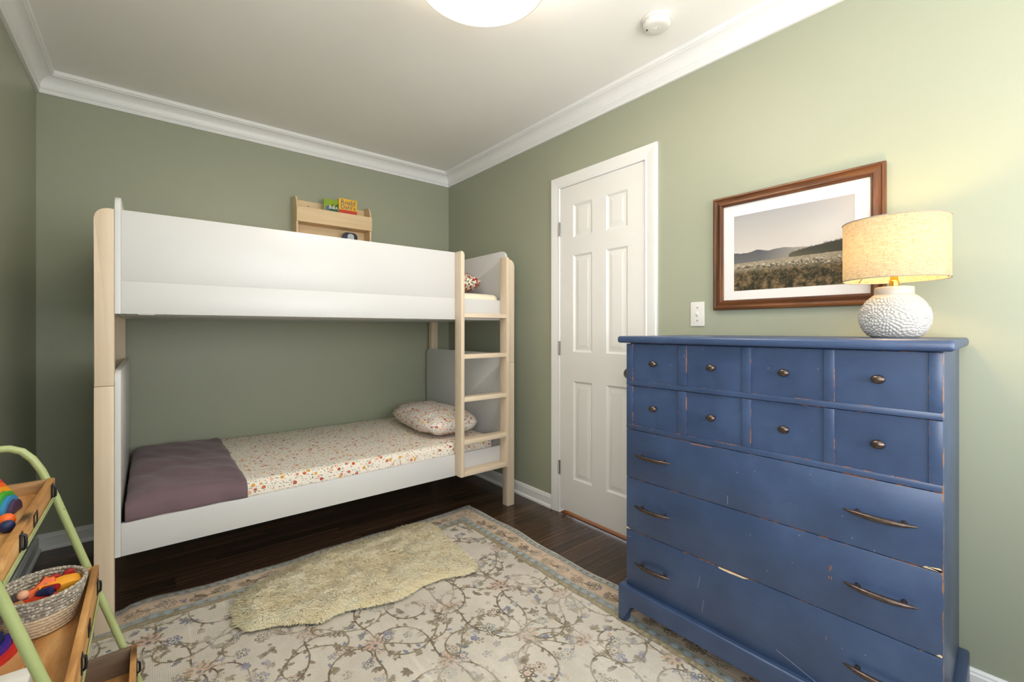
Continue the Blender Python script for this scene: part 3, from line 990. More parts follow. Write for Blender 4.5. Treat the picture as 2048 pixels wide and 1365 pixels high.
chip(drs[2], [(0.7060, 0.3655), (0.6100, 0.3655), (0.6250, 0.3605), (0.6700, 0.3590), (0.7040, 0.3610)])
chip(drs[1], [(1.0680, 0.3690), (1.0500, 0.3690), (1.0560, 0.3720), (1.0680, 0.3745)])
for yy, zz, ll in ((0.3960, 0.4880, .018), (0.3925, 0.4930, .014), (0.3985, 0.4630, .009), (0.3925, 0.4635, .010), (0.4050, 0.2920, .010)):
    chip(drs[1] if zz > .37 else drs[2], [(yy - .0011, zz - ll / 2), (yy + .0011, zz - ll / 2 + .002), (yy + .0009, zz + ll / 2), (yy - .0007, zz + ll / 2 - .003)], 'scuff', 'scuff')
for (ya, za, yb, zb) in ((0.7620, 0.1860, 0.7560, 0.2310), (0.7780, 0.2620, 0.7680, 0.3050), (0.5320, 0.1900, 0.4300, 0.1550), (0.6750, 0.5790, 0.6760, 0.6080), (1.0640, 0.3380, 1.0480, 0.3400)):
    d_ = Vector((yb - ya, zb - za)).normalized() * .00028
    chip(drs[0] if za > .57 else drs[2], [(ya - d_.y, za + d_.x), (ya + d_.y, za - d_.x), (yb + d_.y, zb - d_.x), (yb - d_.y, zb + d_.x)], 'scratch', 'scratch')
chip(drs[0], [(0.8000, 0.7500), (0.7300, 0.7510), (0.7250, 0.7535), (0.8020, 0.7530)], 'scuff', 'scuff')

# base frame: rounded skirt with bracket feet
def skirt():
    bm = BM()
    zt, zb = 0.150, 0.092
    # front board with feet, outline in Y-Z
    pts = [(1.0960, 0.0085), (1.0960, zt - .012), (1.0900, zt - .003), (1.0800, zt), (0.1600, zt), (0.1500, zt - .004), (0.1455, zt - .014), (0.1455, 0.0085),
           (0.1720, 0.0085), (0.1850, .050), (0.1980, zb - .012), (0.2150, zb), (1.0250, zb), (1.0450, zb - .010), (1.0560, .060), (1.0640, 0.0085)]
    prism(bm, pts, 'X', 1.4290, 1.4700, .009, 4)
    return bm
obj('base_frame', skirt(), M['blue'], dr)
for ya, yb in ((0.1455, 0.1850), (1.0560, 1.0960)):
    pts = [(1.4690, 0.150), (1.985, 0.150) if 0 else (1.962, 0.150), (1.976, 0.146), (1.984, 0.134), (1.984, 0.0), (1.955, 0.0), (1.945, .05), (1.925, .082), (1.905, .092), (1.4690, .092)]
    obj('base_side', taper(prism(BM(), pts, 'Y', ya, yb, .007, 3)), M['blue'], dr)

# ================================================================== TABLE LAMP
LC = (1.750, 0.314)
ZT = 1.1205
lamp = thing('table_lamp', 'white textured ceramic table lamp with linen drum shade, lit, on the blue dresser', 'lamp', (LC[0], LC[1], ZT))
def lamp_base():
    nz, na = 150, 300
    prof = []
    ctrl = [(0.0, .052), (.006, .062), (.02, .0735), (.04, .0825), (.062, .0850), (.085, .0810), (.104, .0715), (.118, .0610), (.127, .0530), (.1305, .0478)]
    zs_ = np.linspace(0, .1305, nz)
    rs = np.interp(zs_, [c[0] for c in ctrl], [c[1] for c in ctrl])
    for _ in range(3): rs[1:-1] = (rs[:-2] + rs[1:-1] * 2 + rs[2:]) / 4
    ang = np.linspace(0, 2 * pi, na, endpoint=False)
    Z, A = np.meshgrid(zs_, ang, indexing='ij'); Rr = np.repeat(rs[:, None], na, 1)
    P = np.stack([Rr * np.cos(A), Rr * np.sin(A), Z], -1)
    r0 = np.random.default_rng(5)
    cs = []
    tries = 0
    while len(cs) < 26 and tries < 4000:
        tries += 1
        z = r0.uniform(.01, .12); a = r0.uniform(0, 2 * pi); rr = np.interp(z, zs_, rs)
        c = np.array([rr * cos(a), rr * sin(a), z])
        if all(np.linalg.norm(c - q) > .026 for q in cs): cs.append(c)
    cs = np.array(cs)
    H = np.zeros(Z.shape)
    D = np.linalg.norm(P[:, :, None, :] - cs[None, None], axis=-1)
    k = D.argmin(-1)
    C = cs[k]
    d = np.take_along_axis(D, k[..., None], -1)[..., 0]
    dz_ = P[..., 2] - C[..., 2]
    tang = -np.sin(A) * (P[..., 0] - C[..., 0]) + np.cos(A) * (P[..., 1] - C[..., 1])
    th_ = np.arctan2(dz_, tang)
    ringw = .0105
    ri = np.floor(d / ringw); fr = d / ringw - ri
    npet = 7 + 5 * ri
    ph = th_ * npet / (2 * pi) + ri * .5 + k * .37
    fp = np.abs(ph - np.floor(ph) - .5) * 2
    H = np.clip(1 - fp ** 2.5, 0, 1) * np.clip(np.sin(pi * np.clip(fr * .9 + .1, 0, 1)), 0, 1) ** .5
    fade = np.clip(Z / .008, 0, 1) * np.clip((.126 - Z) / .012, 0, 1)
    R2 = Rr + (H - .5) * .0048 * fade
    V = np.stack([LC[0] + R2 * np.cos(A), LC[1] + R2 * np.sin(A), Z + ZT + .0005], -1).reshape(-1, 3)
    F = []
    i = np.arange(nz - 1)[:, None] * na; j = np.arange(na)[None, :]; j2 = (j + 1) % na
    F = np.stack([(i + j).ravel(), (i + j2).ravel(), (i + na + j2).ravel(), (i + na + j).ravel()], 1)
    return pydata('base', V, F, M['ceramic'], lamp, smooth=True)
lamp_base()
b_ = BM()
lathe(b_, LC[0], LC[1], [(.0478, ZT + .1305), (.0470, ZT + .134), (.0470, ZT + .150), (.0450, ZT + .1535), (.0400, ZT + .1545), (.0, ZT + .1545)], 48)
obj('neck', b_, M['ceramic'], lamp)
b_ = BM()
lathe(b_, LC[0], LC[1], [(.0, ZT + .154), (.0105, ZT + .154), (.0105, ZT + .157), (.0125, ZT + .158), (.0125, ZT + .172), (.0105, ZT + .174), (.009, ZT + .186), (.0, ZT + .187)], 24)
obj('brass_socket', b_, M['brass'], lamp)
b_ = BM(); ball(b_, (LC[0], LC[1], ZT + .225), .022, .022, .028)
bulb = obj('bulb', b_, M['bulb'], lamp)
bulb.visible_shadow = True
S0, S1, SR = 1.297, 1.4735, 0.1255
b_ = BM()
seg = 96
def ring(bm, r, z): return [bm.verts.new((LC[0] + r * cos(2 * pi * i / seg), LC[1] + r * sin(2 * pi * i / seg), z)) for i in range(seg)]
ra, rb = ring(b_, SR, S0), ring(b_, SR, S1)
for i in range(seg): b_.faces.new((ra[i], ra[(i + 1) % seg], rb[(i + 1) % seg], rb[i]))
shade = obj('lamp_shade', b_, M['shade'], lamp, angle=60)
for z in (S0, S1):
    b_ = BM()
    tube(b_, [(LC[0] + SR * cos(2 * pi * i / 72), LC[1] + SR * sin(2 * pi * i / 72), z) for i in range(72)], .0017, 6, closed=True)
    obj('rim', b_, M['rimgrey'], shade)
b_ = BM()
for k in range(3):
    a = k * 2 * pi / 3 + .95
    tube(b_, [(LC[0] + .010 * cos(a), LC[1] + .010 * sin(a), S0 + .016), (LC[0] + (SR - .012) * cos(a), LC[1] + (SR - .012) * sin(a), S0 + .016), (LC[0] + (SR - .001) * cos(a), LC[1] + (SR - .001) * sin(a), S0 + .004)], .0013, 6)
obj('spider_wire', b_, M['brass'], shade)
pl = bpy.data.lights.new('lamp_light', 'POINT'); pl.energy = 2.7; pl.color = (1.0, 0.63, 0.25); pl.shadow_soft_size = .03
po = bpy.data.objects.new('lamp_light', pl); COL.objects.link(po); po.location = (LC[0], LC[1], ZT + .262)

# ================================================================== PICTURE
pic = thing('framed_picture', 'wood framed landscape photograph hanging above the dresser', 'picture', (XR, 0.684, 1.484))
OY0, OY1, OZ0, OZ1 = 0.3785, 0.9900, 1.2330, 1.7350
fw = 0.043
fprof = [(0.0, 0.0), (0.0, .016), (.003, .021), (.009, .022), (.013, .018), (.020, .0165), (.028, .020), (.034, .0205), (.037, .0165), (.040, .016), (fw, .011), (fw, .004)]
def frame_side(s):
    bm = BM(); A, B = [], []
    for d, h in fprof:
        x = XR - .004 - h
        y0, y1, z0, z1 = OY0 + d, OY1 - d, OZ0 + d, OZ1 - d
        p, q = {'t': ((y0, z1), (y1, z1)), 'b': ((y0, z0), (y1, z0)), 'l': ((y1, z0), (y1, z1)), 'r': ((y0, z0), (y0, z1))}[s]
        A.append(bm.verts.new((x, *p))); B.append(bm.verts.new((x, *q)))
    n = len(fprof)
    for i in range(n): bm.faces.new((A[i], A[(i + 1) % n], B[(i + 1) % n], B[i]))
    return bm
for s in 'tblr':
    obj('frame_side', frame_side(s), M['oakY'] if s in 'tb' else M['oakZ'], pic, angle=30)
obj('backing', box(BM(), XR - .0035, XR - .001, OY0 + .004, OY1 - .004, OZ0 + .004, OZ1 - .004), M['slotdark'], pic, smooth=False)
IY0, IY1, IZ0, IZ1 = 0.4690, 0.9030, 1.3150, 1.6430
bm = BM()
xo = XR - .0075
o_ = [(OY0 + fw - .003, OZ0 + fw - .003), (OY1 - fw + .003, OZ0 + fw - .003), (OY1 - fw + .003, OZ1 - fw + .003), (OY0 + fw - .003, OZ1 - fw + .003)]
i_ = [(IY0, IZ0), (IY1, IZ0), (IY1, IZ1), (IY0, IZ1)]
r1 = [bm.verts.new((xo, *p)) for p in o_]; r2 = [bm.verts.new((xo, *p)) for p in i_]; r3 = [bm.verts.new((xo + .0015, *p)) for p in i_]
for i in range(4):
    bm.faces.new((r1[i], r1[(i + 1) % 4], r2[(i + 1) % 4], r2[i])); bm.faces.new((r2[i], r2[(i + 1) % 4], r3[(i + 1) % 4], r3[i]))
obj('mat_board', bm, M['matboard'], pic, smooth=False)
def photo_print():
    nu, nv = 380, 290
    u = np.linspace(0, 1, nu)[None, :]; v = np.linspace(0, 1, nv)[:, None]
    img = np.zeros((nv, nu, 3))
    sky = np.array([160, 157, 156]) * (1 - v[..., None] / .6) + np.array([204, 196, 186]) * (v[..., None] / .6)
    sky = sky + 12 * np.exp(-((u[..., None] - .85) ** 2) / .06 - ((v[..., None] - .33) ** 2) / .03)
    img[:] = sky
    def n1(x, f, s): return np.interp(x * f, np.arange(int(f) + 3), np.random.default_rng(s).random(int(f) + 3))
    U = u[0]
    def paint(mask, colr, a=1.0):
        img[mask] = img[mask] * (1 - a) + (np.array(colr) if np.ndim(colr) == 1 else colr[mask]) * a
    m1 = .475 + .03 * n1(U, 9, 1) + .012 * n1(U, 30, 2) + .09 * np.clip(U - .42, 0, 1)
    V = np.repeat(v, nu, 1); UU = np.repeat(u, nv, 0)
    hz = np.clip((V - .47) / .16, 0, 1)[..., None]
    mcol = np.array([84, 84, 88]) * (1 - hz * .3) + np.array([150, 140, 126]) * hz * .3
    fadeR = np.clip((UU - .25) / .35, 0, 1)[..., None]
    mcol = mcol * (1 - fadeR * .75) + np.array([176, 166, 152]) * fadeR * .75
    paint((V > m1[None]) & (UU < .75), mcol)
    trees = np.abs(((U * 90) % 1) - .5) * .05 * (n1(U, 60, 4) + .2)
    m2 = np.where(U > .50, .60 - .125 * np.clip((U - .50) / .5, 0, 1) ** .6 - trees, 2)
    hcol = np.array([62, 60, 50]) + np.clip((.95 - UU)[..., None], 0, 1) * np.array([90, 82, 64]) * np.clip((V[..., None] - .52) * 8, 0, 1)
    paint(V > m2[None], hcol)
    gl = .635 - .02 * U[None]
    g = smooth_noise(nv, nu, 6, 3) * .5 + smooth_noise(nv, nu, 2.2, 4) * .5
    gcol = np.array([150, 138, 116]) * (.85 + .3 * g[..., None])
    paint(V > gl + 0 * V, gcol)
    t = np.clip((V - .70) / .08, 0, 1)[..., None]
    g2 = (smooth_noise(nv, nu, 14, 7) * .5 + smooth_noise(nv, nu, 4.5, 8) * .5)[..., None]; g2 = np.clip((g2 - .5) * 1.8 + .45, 0, 1)
    low = np.array([44, 42, 30]) * (1 - g2) + np.array([124, 102, 74]) * g2
    mm = V > .69
    img[mm] = (img * (1 - t) + low * t)[mm]
    r = np.random.default_rng(21)
    for _ in range(170):
        cu = r.uniform(.03, .99); cv = .668 + r.uniform(0, .06) * (.3 + cu)
        a_, b2 = r.uniform(.004, .012), r.uniform(.006, .012)
        e = ((UU - cu) / a_) ** 2 + ((V - cv) / b2) ** 2 < 1
        c = np.array([196, 182, 160]) * r.uniform(.5, 1.05)
        paint(e, c, .8)
        if r.random() < .6:
            leg = (np.abs(UU - cu - a_ * .5) < .0022) & (V > cv) & (V < cv + .026); paint(leg, c * .7, .8)
        sh_ = ((UU - cu) / a_) ** 2 + ((V - cv - .02) / .006) ** 2 < 1
        paint(sh_, [52, 46, 36], .5)
    Y = IY1 - UU * (IY1 - IY0); Z = IZ1 - V * (IZ1 - IZ0)
    P = np.stack([np.full_like(Y, XR - .0061), Y, Z], -1).reshape(-1, 3)
    F = grid_faces(nv, nu)
    return pydata('photo_print', P, F, M['print'], pic, col=linarr(img).reshape(-1, 3))
photo_print()

# ================================================================== SWITCH, SMOKE ALARM, CEILING LIGHT
sw = thing('light_switch', 'white light switch plate on the wall between door and picture', 'switch', (XR, 1.073, 1.218))
pt = obj('plate', box(BM(), XR - .006, XR - .0001, 1.0385, 1.1075, 1.1610, 1.2760, .003, 3), M['plastic'], sw)
obj('toggle', prism(BM(), [(XR - .0055, 1.207), (XR - .0055, 1.227), (XR - .015, 1.222), (XR - .016, 1.2165)], 'Y', 1.0695, 1.0765, .0008), M['plastic'], sw)
b_ = BM(); box(b_, XR - .0075, XR - .0055, 1.0675, 1.0785, 1.2040, 1.2300, .0008); obj('toggle_slot', b_, M['plastic'], sw)
for z in (1.188, 1.249):
    b_ = BM(); lathe(b_, 1.073, z, [(.0, XR - .0068), (.0028, XR - .0068), (.0030, XR - .006)], 12, 'X'); obj('screw_head', b_, M['nickel'], pt)

SC = (1.690, 1.090)
sm = thing('smoke_alarm', 'round white smoke alarm on the ceiling', 'smoke alarm', (SC[0], SC[1], ZC))
b_ = BM(); lathe(b_, *SC, [(.0, ZC - .0005), (.060, ZC - .0005), (.062, ZC - .003), (.061, ZC - .010), (.057, ZC - .012), (.0, ZC - .012)], 56); obj('mounting_ring', b_, M['plastic'], sm)
b_ = BM(); lathe(b_, *SC, [(.0, ZC - .012), (.054, ZC - .012), (.0555, ZC - .016), (.0555, ZC - .026), (.052, ZC - .034), (.046, ZC - .038), (.030, ZC - .040), (.0, ZC - .040)], 56)
sb = obj('cover', b_, M['plastic'], sm)
b_ = BM(); lathe(b_, SC[0] - .004, SC[1] + .006, [(.015, ZC - .0395), (.0145, ZC - .0412), (.0105, ZC - .0412), (.0095, ZC - .0400), (.008, ZC - .0405), (.006, ZC - .0425), (.0, ZC - .043)], 28, sx=1.0, sy=1.5); obj('test_button', b_, M['plastic'], sb)
for k in range(3):
    b_ = BM(); x = SC[0] - .020 - k * .0035; y_ = SC[1] + .034 - k * .0018
    box(b_, x - .0007, x + .0007, y_ - .004, y_ + .004, ZC - .0402, ZC - .0392); obj('vent_slot', b_, M['slotdark'], sb)
for k in range(18):
    a = 2 * pi * k / 18; b_ = BM()
    lathe(b_, SC[0] + .0560 * cos(a), SC[1] + .0560 * sin(a), [(.0, ZC - .024), (.0012, ZC - .024), (.0012, ZC - .017), (.0, ZC - .017)], 6)
    obj('vent_rib', b_, M['plastic'], sb)

CC = (0.817, 1.153); CR = 0.208; CZ0, CZ1 = 2.248, 2.400
cl = thing('ceiling_light', 'cream drum ceiling light, lit, hanging near the top edge of the room', 'ceiling light', (CC[0], CC[1], ZC))
cl['label'] = 'round cream drum ceiling light, lit, in the middle of the ceiling'
b_ = BM()
lathe(b_, *CC, [(CR, CZ0), (CR + .0015, CZ0), (CR + .0015, CZ1), (CR - .002, CZ1), (CR - .002, CZ0)], 96, cap=False)
obj('drum_shade', b_, M['drum'], cl)
b_ = BM()
for z in (CZ0,): tube(b_, [(CC[0] + (CR) * cos(2 * pi * i / 96), CC[1] + (CR) * sin(2 * pi * i / 96), z) for i in range(96)], .0026, 8, closed=True)
obj('rim', b_, M['drum'], cl)
b_ = BM(); lathe(b_, *CC, [(.0, CZ0 + .004), (CR - .003, CZ0 + .004), (CR - .003, CZ0 + .006), (.0, CZ0 + .006)], 96)
obj('diffuser', b_, M['diffuser'], cl)
b_ = BM(); lathe(b_, *CC, [(.0, ZC - .0005), (.065, ZC - .0005), (.062, ZC - .02), (.012, ZC - .026), (.010, CZ0 + .03), (.0, CZ0 + .03)], 40)
obj('stem', b_, M['brass'], cl)
dl = bpy.data.lights.new('ceiling_lamp_glow', 'AREA'); dl.shape = 'DISK'; dl.size = 2 * CR - .02; dl.energy = 4.5; dl.color = (1.0, .93, .82)
do_ = bpy.data.objects.new('ceiling_lamp_glow', dl); COL.objects.link(do_); do_.location = (CC[0], CC[1], CZ0 - .004)
ul = bpy.data.lights.new('ceiling_lamp_up', 'POINT'); ul.energy = 14.0; ul.color = (1.0, .93, .82); ul.shadow_soft_size = .05
uo = bpy.data.objects.new('ceiling_lamp_up', ul); COL.objects.link(uo); uo.location = (CC[0] + .07, CC[1], CZ1 - .04)

# ================================================================== RUG
RX0, RX1, RY0, RY1 = -0.400, 1.612, -0.300, 2.398
def rug():
    S = 0.0025
    H, W = int((RY1 - RY0) / S) + 1, int((RX1 - RX0) / S) + 1
    cx, cy = W / 2, H / 2
    img = np.zeros((H, W, 3)); r = np.random.default_rng(3)
    big = smooth_noise(H, W, 60, 1); med = smooth_noise(H, W, 14, 2); fine = r.random((H, W))
    img[:] = np.array([205, 197, 185])
    img += ((big - .5) * 14)[..., None] * np.array([1, 1, .9]) + ((med - .5) * 9)[..., None]
    yy, xx = np.mgrid[0:H, 0:W]
    wob = (smooth_noise(H, W, 24, 9) - .5) * 3
    e = np.minimum(np.minimum(xx, W - 1 - xx), np.minimum(yy, H - 1 - yy)) * S + wob * S
    lay = np.zeros((H, W, 3)); al = np.zeros((H, W))
    def stamp(x, y, rad, c, a=1.0):
        R = int(rad + 1.5)
        x0, x1, y0, y1 = max(0, int(x) - R), min(W, int(x) + R + 1), max(0, int(y) - R), min(H, int(y) + R + 1)
        if x0 >= x1 or y0 >= y1: return
        gx = np.arange(x0, x1)[None, :] - x; gy = np.arange(y0, y1)[:, None] - y
        m = (gx * gx + gy * gy <= rad * rad)
        lay[y0:y1, x0:x1][m] = c; al[y0:y1, x0:x1][m] = a
    def line(pts, rad, c, a=1.0, dash=0):
        k = 0
        for (x0, y0), (x1, y1) in zip(pts, pts[1:]):
            n = max(1, int(math.hypot(x1 - x0, y1 - y0) / max(.7, rad * .8)))
            for i in range(n):
                k += 1
                if dash and k % dash == 0: continue
                t = i / n; stamp(x0 + (x1 - x0) * t, y0 + (y1 - y0) * t, rad, c, a)
    TAUPE, OLIVE, BLUE, PINK, SLATE, GREYB = [92, 76, 58], [112, 100, 74], [92, 98, 134], [192, 150, 128], [84, 88, 98], [150, 164, 170]
    def leaf(x, y, a, L, c):
        line([(x, y), (x + L * cos(a), y + L * sin(a))], 1.6, c, .8)
        stamp(x + L * .55 * cos(a), y + L * .55 * sin(a), L * .22 + .6, c, .7)
    def rosette(x, y, R, c, c2, n=7):
        for i in range(n):
            a = 2 * pi * i / n
            px, py = x + R * cos(a), y + R * sin(a)
            stamp(px, py, R * .42, c, .85); stamp(px, py, R * .18, [214, 205, 190], .9)
        stamp(x, y, R * .5, [208, 198, 182], .9); stamp(x, y, R * .3, c2, .9)
    def palmette(x, y, a0, L, c, c2):
        for i in range(-4, 5):
            a = a0 + i * .33; l = L * (1 - .06 * abs(i))
            leaf(x, y, a, l, c if i % 2 else c2)
            line([(x + l * .5 * cos(a), y + l * .5 * sin(a)), (x + l * .75 * cos(a + .2), y + l * .75 * sin(a + .2))], 1.0, TAUPE, .8)
        stamp(x, y, L * .28, PINK, .7); stamp(x, y, L * .14, SLATE, .9)
    def vine(x, y, a, L, curl, c, depth=0, step=3.2):
        pts = [(x, y)]
        n = int(L / step); k = -curl * .7
        for i in range(n):
            f = i / n
            k = -curl * .9 * (1 - f * 4) if f < .22 else curl * (.45 + 2.1 * (f - .22) ** 1.4)
            a += k * step
            x += step * cos(a); y += step * sin(a); pts.append((x, y))
            if i % 4 == 2:
                sd = 1 if (i // 5) % 2 else -1
                leaf(x, y, a + sd * r.uniform(.6, 1.1), r.uniform(6, 11), [TAUPE, OLIVE, TAUPE, [176, 150, 128], TAUPE, BLUE][r.integers(0, 6)])
        line(pts, 1.25, c, 1.0, dash=4)
        return x, y, a
    # field: a lattice of scrolls, mirrored about the rug's middle
    P = 126
    def both(fn, x, y, *args, flip=()):
        fn(x, y, *args)
    nodes = []
    for gy in range(-6, 7):
        for gx in range(-4, 5):
            ox = cx + gx * P + (P / 2 if gy % 2 else 0); oy = cy + gy * P * .82
            nodes.append((ox + r.uniform(-14, 14), oy + r.uniform(-14, 14), gx, gy))
    for ox, oy, gx, gy in nodes:
        s = 1 if (gx + gy) % 2 else -1
        for q in range(4):
            a = q * pi / 2 + .4 * s + r.uniform(-.1, .1)
            L = r.uniform(135, 195)
            ex, ey, ea = vine(ox + 10 * cos(a), oy + 10 * sin(a), a, L, (1 if q % 2 else -1) * s * r.uniform(.024, .034), TAUPE if q % 2 else OLIVE)
            rosette(ex, ey, r.uniform(6, 8.5), [SLATE, BLUE, TAUPE, [156, 128, 112], [120, 132, 130]][r.integers(0, 5)], [BLUE, PINK, OLIVE][r.integers(0, 3)], 6)
        palmette(ox, oy, s * pi / 2 + (0 if gy % 2 else pi), r.uniform(20, 27), OLIVE if s > 0 else TAUPE, PINK)
        for _ in range(17):
            a = r.uniform(0, 2 * pi); d = r.uniform(24, 74)
            px, py = ox + d * cos(a), oy + d * sin(a)
            c = [TAUPE, SLATE, BLUE, OLIVE, [176, 152, 130], TAUPE, OLIVE, TAUPE][r.integers(0, 8)]
            if r.random() < .6:
                for t in range(r.integers(3, 6)): leaf(px, py, a + t * .7 - .7, r.uniform(6, 12), c)
            elif r.random() < .4: stamp(px, py, r.uniform(2, 3.4), c, .8)
            else: rosette(px, py, r.uniform(4, 5.5), c, TAUPE, 5)
    field = e > .186
    a_f = np.where(field, al, 0)
    # borders
    lay_f = lay.copy(); lay[:] = 0; al[:] = 0
    def along(side, t, dist):
        if side == 0: return t, dist / S
        if side == 1: return t, H - 1 - dist / S
        if side == 2: return dist / S, t
        return W - 1 - dist / S, t
    for side in range(4):
        LEN = W if side < 2 else H
        t = 30
        i = 0
        while t < LEN - 30:
            x, y = along(side, t, .085)
            base_a = [pi / 2, -pi / 2, 0, pi][side]
            if i % 2 == 0:
                rosette(x, y, 9.5, OLIVE if i % 4 else [128, 112, 90], GREYB, 8); stamp(x, y, 4.2, GREYB, .9); stamp(x, y, 1.8, [70, 74, 90], 1)
                for q in range(6): stamp(x + 6 * cos(q * 1.05), y + 6 * sin(q * 1.05), .9, [70, 74, 90], .9)
            else:
                palmette(x, y, base_a + (.5 if i % 4 == 1 else -.5), 17, TAUPE, OLIVE)
            x2, y2 = along(side, t + 22, .085)
            vine(x, y, base_a + (pi / 2 if i % 2 else -pi / 2), 46, .05 * (1 if i % 2 else -1), TAUPE)
            for _ in range(4):
                xx2, yy2 = along(side, t + r.uniform(-20, 22), r.uniform(.055, .115))
                c = [TAUPE, SLATE, [150, 140, 110], BLUE, TAUPE][r.integers(0, 5)]
                leaf(xx2, yy2, r.uniform(0, 6.28), r.uniform(4, 8), c)
            t += 38; i += 1
    a_b = np.where((e > .045) & (e < .124), al, 0)
    lay_b = lay.copy(); lay[:] = 0; al[:] = 0
    for side in range(4):
        LEN = W if side < 2 else H
        for dist, rad, sp in ((.021, 4.2, 15), (.145, 5.2, 19)):
            t = 8; i = 0
            while t < LEN - 8:
                x, y = along(side, t, dist)
                c = [[176, 190, 196], [164, 140, 118], [160, 176, 186], [138, 126, 100]][i % 4]
                stamp(x, y, rad * (1 if i % 2 == 0 else .62), c, .9)
                if i % 2: stamp(x, y, 1.4, [96, 92, 88], .9)
                t += sp * .5 + r.uniform(-1, 1); i += 1
        t = 6
        while t < LEN - 6:
            x, y = along(side, t, .172 + r.uniform(-.006, .006)); leaf(x, y, r.uniform(0, 6.28), 5, [[120, 108, 84], [180, 172, 148], [140, 128, 104]][r.integers(0, 3)]); t += 5.5
    a_g = np.where(((e > .006) & (e < .036)) | ((e > .130) & (e < .186)), al, 0)
    lay_g = lay.copy()
    bands = [(-1, .006, [216, 210, 200]), (.006, .036, [152, 152, 146]), (.036, .0385, [110, 98, 84]), (.0385, .046, [214, 196, 174]), (.046, .048, [132, 112, 94]), (.048, .122, [208, 186, 164]),
             (.122, .1245, [120, 104, 86]), (.1245, .129, [206, 190, 170]), (.129, .159, [148, 154, 152]), (.159, .161, [112, 98, 78]), (.161, .184, [160, 148, 122]), (.184, .187, [116, 102, 82])]
    for e0, e1, c in bands:
        m = (e >= e0) & (e < e1)
        img[m] = np.array(c) + ((big[m] - .5) * 14)[:, None] + ((med[m] - .5) * 10)[:, None]
    wear = smooth_noise(H, W, 46, 31) * .6 + smooth_noise(H, W, 13, 33) * .4
    worn = np.clip((wear - .46) * 4.5, 0, 1)
    ribk = ((xx % 2) == 0)
    ribs = np.where(ribk, 1.0, 1 - .85 * np.clip(worn + .25 * (smooth_noise(H, W, 5, 40) > .55), 0, 1))
    thin = .74 + .26 * (smooth_noise(H, W, 5, 41))
    for L_, A_ in ((lay_f, a_f), (lay_b, a_b), (lay_g, a_g)):
        a = (A_ * ribs * thin * (1 - .28 * worn))[..., None]
        img = img * (1 - a) + L_ * a
    # abrasion: pale warps showing, running along Y
    st = np.repeat(smooth_noise(1, W, 3, 51), H, 0) * smooth_noise(H, W, 34, 52)
    img += (np.clip(st - .5, 0, 1) * 40 * field)[..., None]
    img *= (1 + (fine - .5) * .07)[..., None]
    img *= np.where(ribk, 1.0, .965)[..., None]
    img = np.clip(img, 0, 255)
    xs = np.linspace(RX0, RX1, W)
    ya = np.arange(RY1, 0.42, -S); yb_ = np.arange(ya[-1], RY0, -.012)[1:]
    ysv = np.concatenate([ya, yb_])
    nx, ny = len(xs), len(ysv)
    X, Y = np.meshgrid(xs, ysv, indexing='ij')
    ri = np.clip(((Y - RY0) / S).round().astype(int), 0, H - 1); ci = np.clip(((X - RX0) / S).round().astype(int), 0, W - 1)
    colr = linarr(img[ri, ci]).reshape(-1, 3)
    # soft waviness of the edges, resting on the floor
    de = np.minimum(np.minimum(X - RX0, RX1 - X), RY1 - Y)
    Xw = X + np.where(X > 1.4, .008 * np.sin(Y * 7.1) + .004 * np.sin(Y * 17), 0) * np.clip((X - 1.4) / .2, 0, 1)
    Yw = Y + (.007 * np.sin(X * 8.3 + 1) + .004 * np.sin(X * 21)) * np.clip((Y - 2.2) / .2, 0, 1)
    ripple = np.exp(-((X + .02) / .10) ** 2) * np.exp(-((Y - 2.37) / .12) ** 2) * .016
    ripple = np.where((X > -.095), ripple, 0) * np.clip((X + .095) / .03, 0, 1)
    rg2 = np.random.default_rng(8)
    Z = .0075 + ripple - np.clip(1 - de / .004, 0, 1) * .0045 + (np.clip(med[ri, ci], 0, 1) - .5) * .0008
    V = np.stack([Xw, Yw, Z], -1).reshape(-1, 3)
    root = thing('rug', 'large faded cream floral oriental rug with a beige border on the dark floor', 'rug', (.6, 1.05, 0))
    pydata('pile', V, grid_faces(nx, ny), M['rug'], root, col=colr, smooth=True)
    # fringe knots along the far edge: tiny threads in one piece
    vs, fs, cs = [], [], []
    rr = np.random.default_rng(14)
    for x in np.arange(RX0 + .003, RX1 - .003, .0034):
        y0 = RY1 + .007 * sin(x * 8.3 + 1) + .004 * sin(x * 21) - .003
        zz = .0082 + float(np.exp(-((x + .02) / .10) ** 2) * .015 * min(1, max(0, (x + .095) / .03)))
        l = rr.uniform(.004, .012); dx = rr.uniform(-.003, .003); w_ = .0015
        k = len(vs)
        vs += [(x - w_, y0, zz), (x + w_, y0, zz), (x + w_ + dx, y0 + l, zz * .5 + .0005), (x - w_ + dx, y0 + l, zz * .5 + .0005), (x, y0, zz + .0018), (x + dx, y0 + l, zz * .5 + .002)]
        fs += [(k, k + 1, k + 5, k + 4), (k + 4, k + 5, k + 2, k + 3), (k, k + 4, k + 5, k + 3), (k + 1, k + 2, k + 5, k + 4)]
        cs += [linarr([232, 228, 220])] * 6
    pydata('fringe', vs, fs, M['rug'], root, col=np.array(cs), kind='stuff')
rug()

